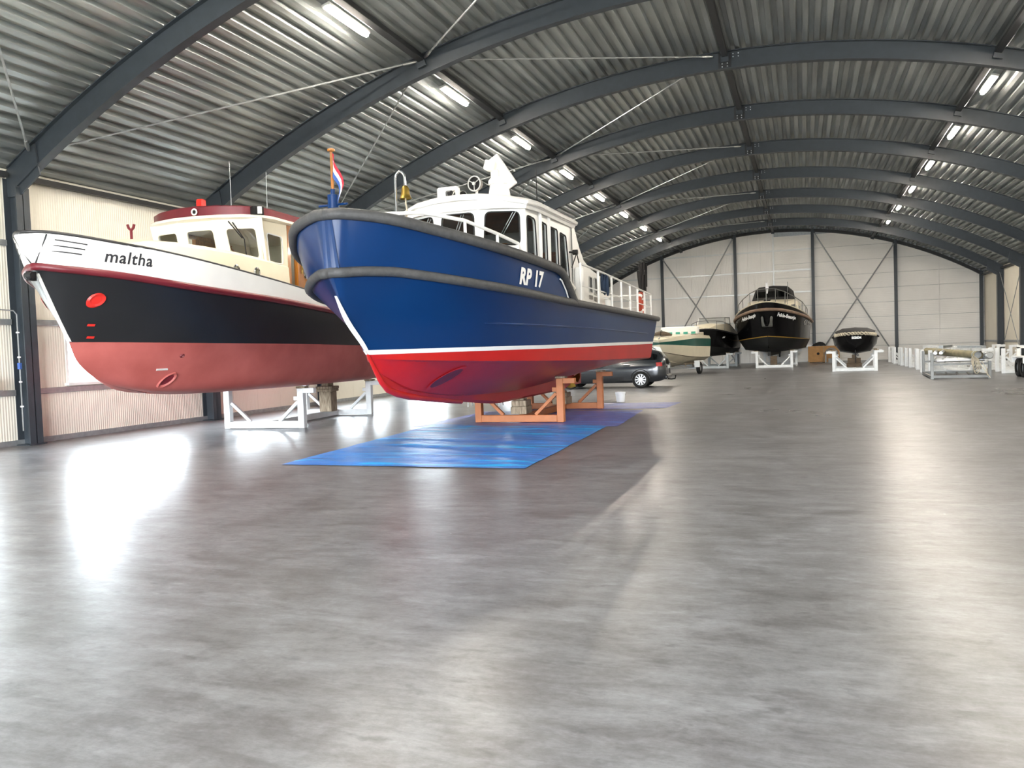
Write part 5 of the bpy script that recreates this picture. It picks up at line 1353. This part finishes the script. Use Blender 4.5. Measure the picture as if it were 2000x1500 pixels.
for i in range(n_+1):
    t = i/n_*(len(base)-1); k = min(int(t), len(base)-2); f = t-k; L_.append(Vector(base[k]).lerp(Vector(base[k+1]), f))
for s0 in (0, PI):
    fen.tube([p+Vector((0, -.03+.05*math.cos(i*.55+s0), .03+.055*math.sin(i*.55+s0))) for i, p in enumerate(L_)], .035, 6)
fen.build('rope_fender', 'rope_pale', te, smooth=60, label='twisted pale rope fender')
vs, fs = text_tris('BEBEM', .15, bold=.006); W = max(v[0] for v in vs); m = MB(); m.add([(-W/2+u+.05, -.03, 1.55+v) for u, v in vs], fs); m.build('registration', 'lettering_white', te)
m = MB(); m.panel([(0, 0), (.5, 0), (.5, .62), (.08, .62)], [], (.02, -.02, .38), (0, 1, 0), (0, 0, 1), .04); m.build('rudder', 'canopy', te)
m = MB(); m.lathe([(.03, 0), (.03, .2)], 8, Matrix.Translation((-.0, .38, .72)) @ Matrix.Rotation(-PI/2, 4, 'X'))
for k in range(3): a = k*2*PI/3+.5; m.ell((.10*math.cos(a), .45, .72+.10*math.sin(a)), (.06, .02, .09), 8, 6, Matrix.Rotation(-a, 3, 'Y'))
m.build('propeller', 'stainless_dull', te, smooth=50)
cradle('boat_cradle', 'white steel cradle under the small black tender', (2.33, 42.0, 0), R_(-3), 'cradle_white', W=2.0, Lg=3.0, H=.98)
timber_pile('brown timber stack under the small black tender', (2.38, 43.4, .166), R_(-3), [(.7, .3, .20), (.6, .3, .25), (.2, .2, .16)], 'timber_dark')

# ---- dark blue launch with cream deck and windscreen
la = thing('launch', 'dark open launch with cream deck and framed windscreen, behind the cream speedboat', 'boat', (-5.48, 50.2, 0), R_(-4))
LH = Hull({
 'K': [(.7, .01, .95), (1.3, .03, .78), (6.6, .05, .74)],
 'B': [(.5, 0, 1.15), (1.0, .45, 1.0), (2.2, .85, .92), (6.6, .9, .92)],
 'W': [(.32, 0, 1.42), (.7, .40, 1.36), (1.6, .88, 1.28), (3.2, 1.15, 1.22), (6.6, 1.1, 1.22)],
 'S': [(0, 0, 2.42), (.08, .25, 2.41), (.4, .62, 2.36), (1.0, .95, 2.27), (2.2, 1.22, 2.14), (4, 1.28, 2.06), (6.6, 1.15, 2.06)],
}, p=1.8, n=30)
m = LH.band(['K', 'B', 'W'], sub=3)
for sd in (1, -1): r = LH.row('K', sd); m.grid([r, [(0, q[1], q[2]) for q in r]], flip=sd > 0)
m.build('hull_bottom', 'bottom_black', la, smooth=40); LH.band(['W', 'S'], sub=4).build('topside', 'hull_gloss_black', la, smooth=40); LH.transom(['K', 'B', 'W', 'S']).build('transom', 'hull_gloss_black', la)
m = MB(); m.tube(LH.rail('S', off=.02, n=26), .045, 8); m.build('gunwale', 'canopy', la, smooth=50)
m = MB(); rows = []
for d, hw, z in ((.15, .15, 2.55), (.5, .55, 2.72), (1.2, .90, 2.80), (2.4, 1.08, 2.82), (2.7, 1.1, 2.76), (6.4, 1.05, 2.25)): rows.append([(-hw, d, LH.at('S', d)[1]), (-hw*.97, d, z-.08), (0, d, z), (hw*.97, d, z-.08), (hw, d, LH.at('S', d)[1])])
m.grid(rows); m.add(rows[0], [(0, 1, 2, 3, 4)]); m.build('deck', 'gel_cream', la, smooth=40)
ws = [(-1.02, 2.9), (-.85, 2.1), (.85, 2.1), (1.02, 2.9)]
for (a, b) in zip(ws[:-1], ws[1:]):
    m = MB(); P = [(a[0], a[1], 2.74), (b[0], b[1], 2.74), (b[0]*.94, b[1]+.22, 3.14), (a[0]*.94, a[1]+.22, 3.14)]; m.tube(P, .028, 6, closed=True); f = m.build('screen_frame', 'ivory' if a[0] < -.9 else 'stainless_dull', la, smooth=50)
    m = MB(); m.add(P, [(0, 1, 2, 3)]); m.build('screen_pane', 'clear_glass', la)
m = MB(); m.tube([(-1.15, 1.9, 2.45), (-1.0, 1.0, 2.78), (-.6, .45, 2.9), (0, .2, 2.94), (.6, .45, 2.9), (1.0, 1.0, 2.82), (1.2, 1.9, 2.65), (1.25, 3.2, 2.35)], .018, 6)
for x, d, z in ((-1.0, 1.0, 2.78), (-.6, .45, 2.9), (.6, .45, 2.9), (1.0, 1.0, 2.82)): m.tube([(x, d, z), (x*.98, d+.05, 2.35)], .014, 6)
m.build('bow_rail', 'stainless_dull', la, smooth=50)
m = MB(); m.add([(LH.hb(.98, 1.9, ['W', 'S'])+.02, .98, 1.85), (LH.hb(1.22, 1.9, ['W', 'S'])+.02, 1.22, 1.87), (LH.hb(1.26, 1.98, ['W', 'S'])+.02, 1.26, 1.97), (LH.hb(1.02, 1.98, ['W', 'S'])+.02, 1.02, 1.95)], [(0, 1, 2, 3)]); m.build('number_sticker', 'zinc', la)
cradle('boat_cradle', 'grey steel cradle under the dark launch', (-5.2, 51.4, 0), R_(-4), 'cradle_grey', W=1.9, Lg=3.6, H=.92)

# ---- cream and green speedboat on its trailer
sp = thing('speedboat', 'cream speedboat with dark green band, bow towards the parked car', 'boat', (-6.75, 40.7, 0), R_(-10))
PH = Hull({
 'K':  [(.75, 0, .86), (1.3, .02, .62), (2.2, .03, .46), (5.4, .03, .44)],
 'S1': [(.62, 0, 1.02), (1.3, .36, .80), (2.4, .62, .66), (5.4, .66, .62)],
 'C':  [(.45, 0, 1.20), (.9, .45, 1.08), (1.8, .82, .95), (3.2, 1.0, .86), (5.4, 1.0, .82)],
 'C2': [(.44, 0, 1.23), (.9, .48, 1.11), (1.8, .85, .98), (3.2, 1.03, .89), (5.4, 1.03, .85)],
 'G0': [(.18, 0, 1.60), (.5, .50, 1.57), (1.3, .88, 1.52), (2.6, 1.08, 1.46), (5.4, 1.08, 1.42)],
 'G1': [(.10, 0, 1.70), (.4, .50, 1.74), (1.3, .92, 1.80), (2.6, 1.12, 1.86), (5.4, 1.10, 1.84)],
 'D':  [(.0, 0, 1.80), (.3, .46, 1.90), (1.3, .86, 2.02), (2.6, 1.02, 2.06), (5.4, 1.02, 2.0)],
}, p=1.6, n=26)
m = PH.band(['K', 'S1', 'C'], sub=2); m.build('hull_bottom', 'gel_bottom', sp, smooth=22)
PH.band(['C', 'C2'], sub=1, off=.01).build('spray_rail', 'timber_dark', sp, smooth=40)
PH.band(['C2', 'G0'], sub=2).build('topside', 'gel_cream', sp, smooth=40)
PH.band(['G0', 'G1'], sub=2, off=.004).build('green_band', 'green_band', sp, smooth=40, label='dark green hull band')
PH.band(['G1', 'D'], sub=2).build('upper_hull', 'gel_cream', sp, smooth=40)
PH.transom(['K', 'S1', 'C', 'C2', 'G0', 'G1', 'D']).build('transom', 'gel_cream', sp)
PH.deck('D', dz=-.01, camber=.06).build('deck', 'gel_cream', sp, smooth=40)
for sd in (1, -1):
    m = MB(); m.tube([(sd*PH.at('S1', d)[0]*.6, d, PH.at('S1', d)[1]-.10) for d in (1.2, 1.6, 2.2, 3.2, 5.3)], .018, 5); m.build('bottom_strake', 'gel_cream', sp, smooth=50)
# folded sun cover, a white box with green blocks
cv = MB(); cv.box((.05, 3.3, 2.30), (2.05, .30, .42)); c_ = cv.build('sun_cover', 'ivory', sp, bevel=.05, label='white folded cover with green blocks')
for i in range(5):
    x = -.85+.42*i; m = MB(); m.box((x, 3.14, 2.17), (.23, .02, .12)); m.build('green_block', 'teal', c_)
m = MB(); m.box((.95, 3.9, 2.1), (.10, 1.1, .20)); m.build('cockpit_side', 'gel_cream', sp, bevel=.02)
m = MB(); m.lathe([(.05, 0), (.04, .1)], 8, Matrix.Translation((0, .12, 1.86))); m.build('bow_cleat', 'chrome', sp)
o = thing('rolled_cover', 'brown folded canvas cover lying on the bow of the cream speedboat', 'cover', (-6.75, 40.7, 0), R_(-10))
m = MB(); m.tube([(-.55, 1.0, 2.12), (-.2, .75, 2.16), (.1, .6, 2.14), (.35, .62, 2.10), (.5, .66, 2.06)], [.10, .15, .16, .11, .05], 8, sq=.75); m.build('canvas', 'timber_dark', o, smooth=60)
m = MB(); m.torus((-.05, .67, 2.15), .16, .014, Matrix.Rotation(PI/2, 3, 'Y'), 14, 6); m.build('tie', 'rope_dark', o)
tl = thing('boat_trailer', 'pale single-axle boat trailer carrying the cream speedboat', 'trailer', (-6.75, 40.7, 0), R_(-10))
for sd in (1, -1):
    m = MB(); m.bar((0, -.6, .38), (sd*.85, 1.8, .38), .08, .10); m.bar((sd*.85, 1.8, .38), (sd*.85, 4.9, .40), .08, .10); m.build('frame_rail', 'galv', tl)
    m = MB(); m.box((sd*.55, 3.2, .56), (.10, 1.6, .08)); m.bar((sd*.55, 2.6, .38), (sd*.55, 2.6, .54), .05); m.bar((sd*.55, 3.8, .38), (sd*.55, 3.8, .54), .05); m.build('bunk', 'timber', tl)
    Mw = Matrix.Translation((sd*1.12, 3.1, .31)) @ Matrix.Rotation(PI/2*sd, 4, 'Y')
    m = MB(); m.lathe([(.17, -.09), (.28, -.09), (.31, -.06), (.31, .06), (.28, .09), (.17, .09)], 22, Mw, cap=False); t_ = m.build('tyre', 'tyre', tl, smooth=40)
    m = MB(); m.lathe([(.18, -.08), (.18, .06), (.10, .03), (.0, .05)], 18, Mw, cap=False); m.build('wheel_disc', 'alloy', t_, smooth=40)
    m = MB(); m.span(min(sd*.98, sd*1.26), max(sd*.98, sd*1.26), 2.72, 3.48, .66, .70); m.span(min(sd*.98, sd*1.26), max(sd*.98, sd*1.26), 2.70, 2.74, .36, .70); m.span(min(sd*.98, sd*1.0), max(sd*.98, sd*1.0), 2.72, 3.48, .5, .68); m.build('mudguard', 'white_plastic', tl)
m = MB(); m.bar((-1.05, 3.1, .31), (1.05, 3.1, .31), .07); m.build('axle', 'galv', tl)
m = MB(); m.bar((-.85, 4.85, .42), (.85, 4.85, .42), .08); m.build('rear_beam', 'galv', tl)
m = MB(); m.bar((0, -1.5, .38), (0, 1.0, .38), .09, .11); m.bar((0, -.1, .4), (0, .12, 1.2), .07); m.build('drawbar', 'galv', tl)
m = MB(); m.lathe([(.11, -.03), (.11, .03)], 14, Matrix.Translation((.15, -.9, .12)) @ Matrix.Rotation(PI/2, 4, 'Y')); m.bar((.15, -.9, .12), (.12, -.9, .62), .05); m.build('jockey_wheel', 'black_matt', tl)
m = MB(); m.panel([(-.26, 0), (.26, 0), (.34, .3), (.2, .62), (-.1, .66), (-.34, .4)], [], (0, -.35, .86), (1, 0, 0), (0, 0, 1), .05); m.build('stone_guard', 'white_plastic', tl)

# ================================================================== stores along the right
row = [(4.85, 37.2), (4.95, 40.4), (5.0, 43.6), (5.0, 46.9), (5.0, 50.4), (4.95, 54.0)]
c0 = None
for i, (x, y) in enumerate(row):
    lab = f'spare grey-white cradle in the row along the right, {ORD[i]} from the viewpoint'
    if c0 is None: c0 = cradle('boat_cradle', lab, (x+1.05, y, 0), R_(3), 'cradle_white', W=2.1, Lg=1.7, H=.98, bw=.14, pads=False, arms=(1,), group='spare cradles in a row')
    else: copy_thing(c0, (x+1.05+.05*(i % 3), y, 0), R_(3-2*(i % 2)), lab)
row2 = [(8.35, 36.3), (8.6, 40.0), (8.6, 44.0), (8.5, 48.0)]
for i, (x, y) in enumerate(row2): copy_thing(c0, (x, y, 0), R_(-4+2*(i % 3)), f'spare grey-white cradle nearest the right wall, {ORD[i]} from the viewpoint', 'spare cradles by the right wall')
for i, (x, y, L) in enumerate(((6.6, 38.6, 2.6), (6.3, 42.4, 2.8))):
    o = thing('steel_beam', f'loose grey steel beam lying across the spare cradles, {ORD[i]} from the viewpoint', 'beam', (x, y, 1.04), R_(12-30*i), 'loose beams on the cradles')
    m = MB(); m.span(-.09, .09, -L/2, L/2, -.05, -.03); m.span(-.09, .09, -L/2, L/2, .05, .07); m.span(-.012, .012, -L/2, L/2, -.03, .05); m.build('section', 'cradle_grey', o)
    m = MB(); m.span(-.09, .09, -L/2-.01, -L/2, -.05, .07); m.build('end_plate', 'galv', o)
# mast rack
ra = thing('mast_rack', 'low bare metal rack carrying masts, in front of the spare cradles', 'rack', (5.25, 32.75, 0), R_(-3))
for x in (-.86, .95):
    for y in (0, 3.9):
        m = MB(); m.span(x-.05, x+.05, y-.05, y+.05, 0, .96 if x < 0 else .62); m.build('post', 'stainless_dull', ra, bevel=.006)
    m = MB(); m.span(x-.04, x+.04, .05, 3.85, .04, .12); m.build('side_rail', 'stainless_dull', ra)
for y in (0, 3.9):
    m = MB(); m.span(-.81, .90, y-.04, y+.04, .04, .14); m.build('cross_rail', 'stainless_dull', ra)
    m = MB(); m.span(-.81, .90, y-.03, y+.03, .50, .57); m.build('upper_rail', 'stainless_dull', ra)
for i in range(4):
    m = MB(); m.bar((-.75+.38*i, .05, .08), (-.45+.38*i, 3.8, .08), .05); m.build('floor_bar', 'stainless_dull', ra)
def mast(label, p0, p1, r, mt, cap=True, sq=.75):
    p0 = Vector(p0); p1 = Vector(p1); o = thing('mast', label, 'mast', p0, 0, 'masts on the rack')
    m = MB(); m.tube([(0, 0, 0), (p1-p0)*.5, p1-p0], r, 12, cap=False, sq=sq); m.build('spar', mt, o, smooth=50)
    d = (p1-p0).normalized()
    if cap: m = MB(); m.tube([-d*.03, d*.02], [r*.8, r*1.04], 12, sq=sq); m.build('end_cap', 'alu', o, smooth=40)
    m = MB(); m.tube([d*.25-d*.04, d*.25+d*.04], r*1.1, 12, sq=sq); m.build('spreader_band', 'galv', o, smooth=50); return o
mast('bright aluminium mast with round capped end at the right of the rack', (6.16, 32.5, .82), (5.0, 40.0, .86), .13, 'alu', sq=.95)
mast('shiny mast lying slantwise across the rack top', (4.55, 33.2, .93), (5.6, 40.2, .95), .07, 'chrome')
mast('second shiny mast lying beside the slanted one', (4.75, 33.3, .93), (5.9, 40.0, .95), .07, 'alu')
mast('khaki canvas-wrapped mast with open end on the rack', (5.85, 32.6, .84), (5.05, 39.2, .92), .15, 'khaki', cap=False, sq=.9)
mast('long pale mast lying low on the rack', (4.6, 33.1, .64), (6.1, 33.0, .66), .06, 'alu')
mast('thick white boom lying on the rack rails', (4.65, 33.9, .66), (6.0, 33.8, .66), .08, 'white_plastic')
o = thing('rigging_rope', 'pale rope loops hanging from the mast end on the rack', 'rope', (5.72, 32.55, .62)); m = MB()
for i in range(4): m.torus((.03*i-.05, -.03, -.06*i+.02), .11+.02*i, .014, Matrix.Rotation(PI/2, 3, 'X') @ Matrix.Diagonal((.6, 1.6, 1)), 16, 6)
m.build('loops', 'rope_pale', o, smooth=60)
m = MB(); m.tube([(.1, -.02, .0), (.28, -.05, -.3), (.45, -.1, -.58)], .014, 6); m.tube([(.2, -.02, .0), (.34, -.05, -.25), (.36, -.1, -.5)], .012, 6); m.build_each('loose_end', 'rope_pale', o, smooth=60)
# trailer at the right edge
tr2 = thing('boat_trailer', 'twin-wheel pale trailer cut off by the right picture edge', 'trailer', (8.35, 33.4, 0), 0)
for y in (-.38, .38):
    for x in (-1.0, 1.0):
        Mw = Matrix.Translation((x, y, .33)) @ Matrix.Rotation(-PI/2 if x < 0 else PI/2, 4, 'Y')
        m = MB(); m.lathe([(.18, -.10), (.29, -.10), (.33, -.07), (.33, .07), (.29, .10), (.18, .10)], 22, Mw, cap=False); t_ = m.build('tyre', 'tyre', tr2, smooth=40)
        m = MB(); m.lathe([(.19, -.08), (.19, .05), (.10, .02), (.0, .04)], 18, Mw, cap=False); m.build('wheel_disc', 'alloy', t_, smooth=40)
for x in (-1.0, 1.0):
    m = MB(); m.span(x-.16, x+.16, -.80, .80, .70, .74); m.span(x-.16, x+.16, -.82, -.78, .5, .74); m.span(x-.16, x+.16, .78, .82, .5, .74); m.build('mudguard', 'white_plastic', tr2, bevel=.01)
for x in (-.75, .75): m = MB(); m.span(x-.05, x+.05, -2.2, 2.4, .42, .54); m.build('frame_rail', 'ivory', tr2)
for y in (-2.1, 0, 2.3): m = MB(); m.span(-.69, .69, y-.05, y+.05, .43, .53); m.build('cross_beam', 'ivory', tr2)
for x in (-.85, .85): m = MB(); m.span(x-.05, x+.05, 1.2, 1.3, .55, 1.05); m.span(x-.05, x+.45 if x < 0 else x+.05, 1.2, 1.3, 1.0, 1.08); m.build('side_post', 'ivory', tr2)
# packing box with a fan ring
o = thing('plywood_crate', 'tan plywood crate against the far wall beside the small tender', 'crate', (1.33, 58.6, 0))
m = MB(); m.span(-.98, .98, -.3, .3, .06, 1.12); cb = m.build('body', 'cardboard', o, bevel=.01)
for x in (-.8, 0, .8): m = MB(); m.span(x-.08, x+.08, -.3, .3, 0, .055); m.build('foot', 'timber_dark', o)
m = MB(); m.span(-.02, .02, -.315, -.302, .1, 1.1); m.build('batten', 'timber', o)
m = MB(); m.lathe([(.09, 0), (.09, .01)], 14, Matrix.Translation((-.35, -.30, .62)) @ Matrix.Rotation(PI/2, 4, 'X')); m.build('hand_hole', 'dark_void', o)
o = thing('canvas_heap', 'dark crumpled canvas lying on the plywood crate', 'canvas', (1.05, 58.6, 1.125))
m = MB(); rn = random.Random(9); rows = []
for i in range(9):
    u = i/8; row_ = []
    for j in range(8):
        v = j/7; h = .34*math.sin(PI*min(1, max(0, u)))**.6*math.sin(PI*v)**.7*(.55+.45*u)+rn.uniform(0, .03); row_.append((-.45+.9*u, -.25+.5*v, max(.0, h)))
    rows.append(row_)
m.grid(rows); m.build('folds', 'canopy', o, smooth=60)
m = MB(); m.tube([(-.2, -.2, .12), (.1, -.22, .22), (.3, -.18, .2)], .02, 6); m.build('strap', 'rope_dark', o)
o = thing('engine_bracket', 'grey curved engine bracket leaning in front of the plywood crate', 'bracket', (1.80, 57.9, 0))
m = MB(); m.torus((0, 0, .55), .38, .07, Matrix.Rotation(PI/2, 3, 'X'), 14, 8, .2, PI); m.build('arch', 'grey_plastic', o, smooth=50)
m = MB(); m.span(-.40, -.32, -.05, .05, 0, .56); m.span(.30, .38, -.05, .05, 0, .62); m.span(-.2, .1, -.1, .1, 0, .30); m.build_each('stand_leg', 'stainless_dull', o)

# ---- small things near the left wall
o = thing('metal_box', 'small grey metal box on the left wall at the picture edge', 'box', (WXL+.18, 11.45, 1.14))
m = MB(); m.span(-.12, .14, -.2, .22, .02, .24); m.build('case', 'stainless_dull', o, bevel=.02)
m = MB(); m.tube([(.14, -.1, .24), (.16, -.1, .30), (.16, .14, .30), (.14, .14, .24)], .012, 6); m.build('handle', 'galv', o, smooth=50)
m = MB(); m.span(-.17, .16, -.25, .27, -.02, .018); m.build('shelf', 'galv', o)
o = thing('cleaning_rag', 'crumpled mint-green rag on the floor by the white cradle', 'rag', (-12.28, 16.05, 0))
m = MB(); rn = random.Random(2); m.grid([[(-.2+.4*i/7, -.1+.2*j/5, .004+.09*abs(math.sin(i*1.7+j*2.3))*math.sin(PI*i/7)) for i in range(8)] for j in range(6)]); ob = m.build('cloth', 'white_plastic', o, smooth=60)
mat('mint', 'bfe0dc', rough=.9, var=.08); ob.data.materials[0] = MATS['mint']
# trestle seen between the two hulls
o = thing('work_trestle', 'thin grey work trestle behind the blue boat keel', 'trestle', (-8.5, 21.5, 0), R_(8))
for x in (-.45, .45):
    for y in (-.25, .25): m = MB(); m.tube([(x*.9, y*.5, .78), (x, y, 0.03)], .016, 6); m.build('leg', 'galv', o)
m = MB(); m.span(-.6, .6, -.16, .16, .78, .82); m.build('board', 'timber', o)

o = thing('cable_conduit', 'thin grey cable conduit clipped to the nearest left column', 'conduit', (WXL+.22, FY(0)-.04, 0))
m = MB(); m.tube([(0, 0, .3), (0, 0, 2.66), (-.02, -.05, 2.74), (-.02, -.6, 2.76)], .014, 6); m.build('pipe', 'galv', o, smooth=50)
m = MB()
for z in (.8, 1.3, 1.8, 2.3): m.box((0, 0, z), (.05, .04, .03))
m.build_each('clip', 'white_plastic', o)
m = MB(); m.box((0, .0, 1.62), (.07, .06, .13)); m.build('socket_box', 'flag_blue', o, bevel=.008)
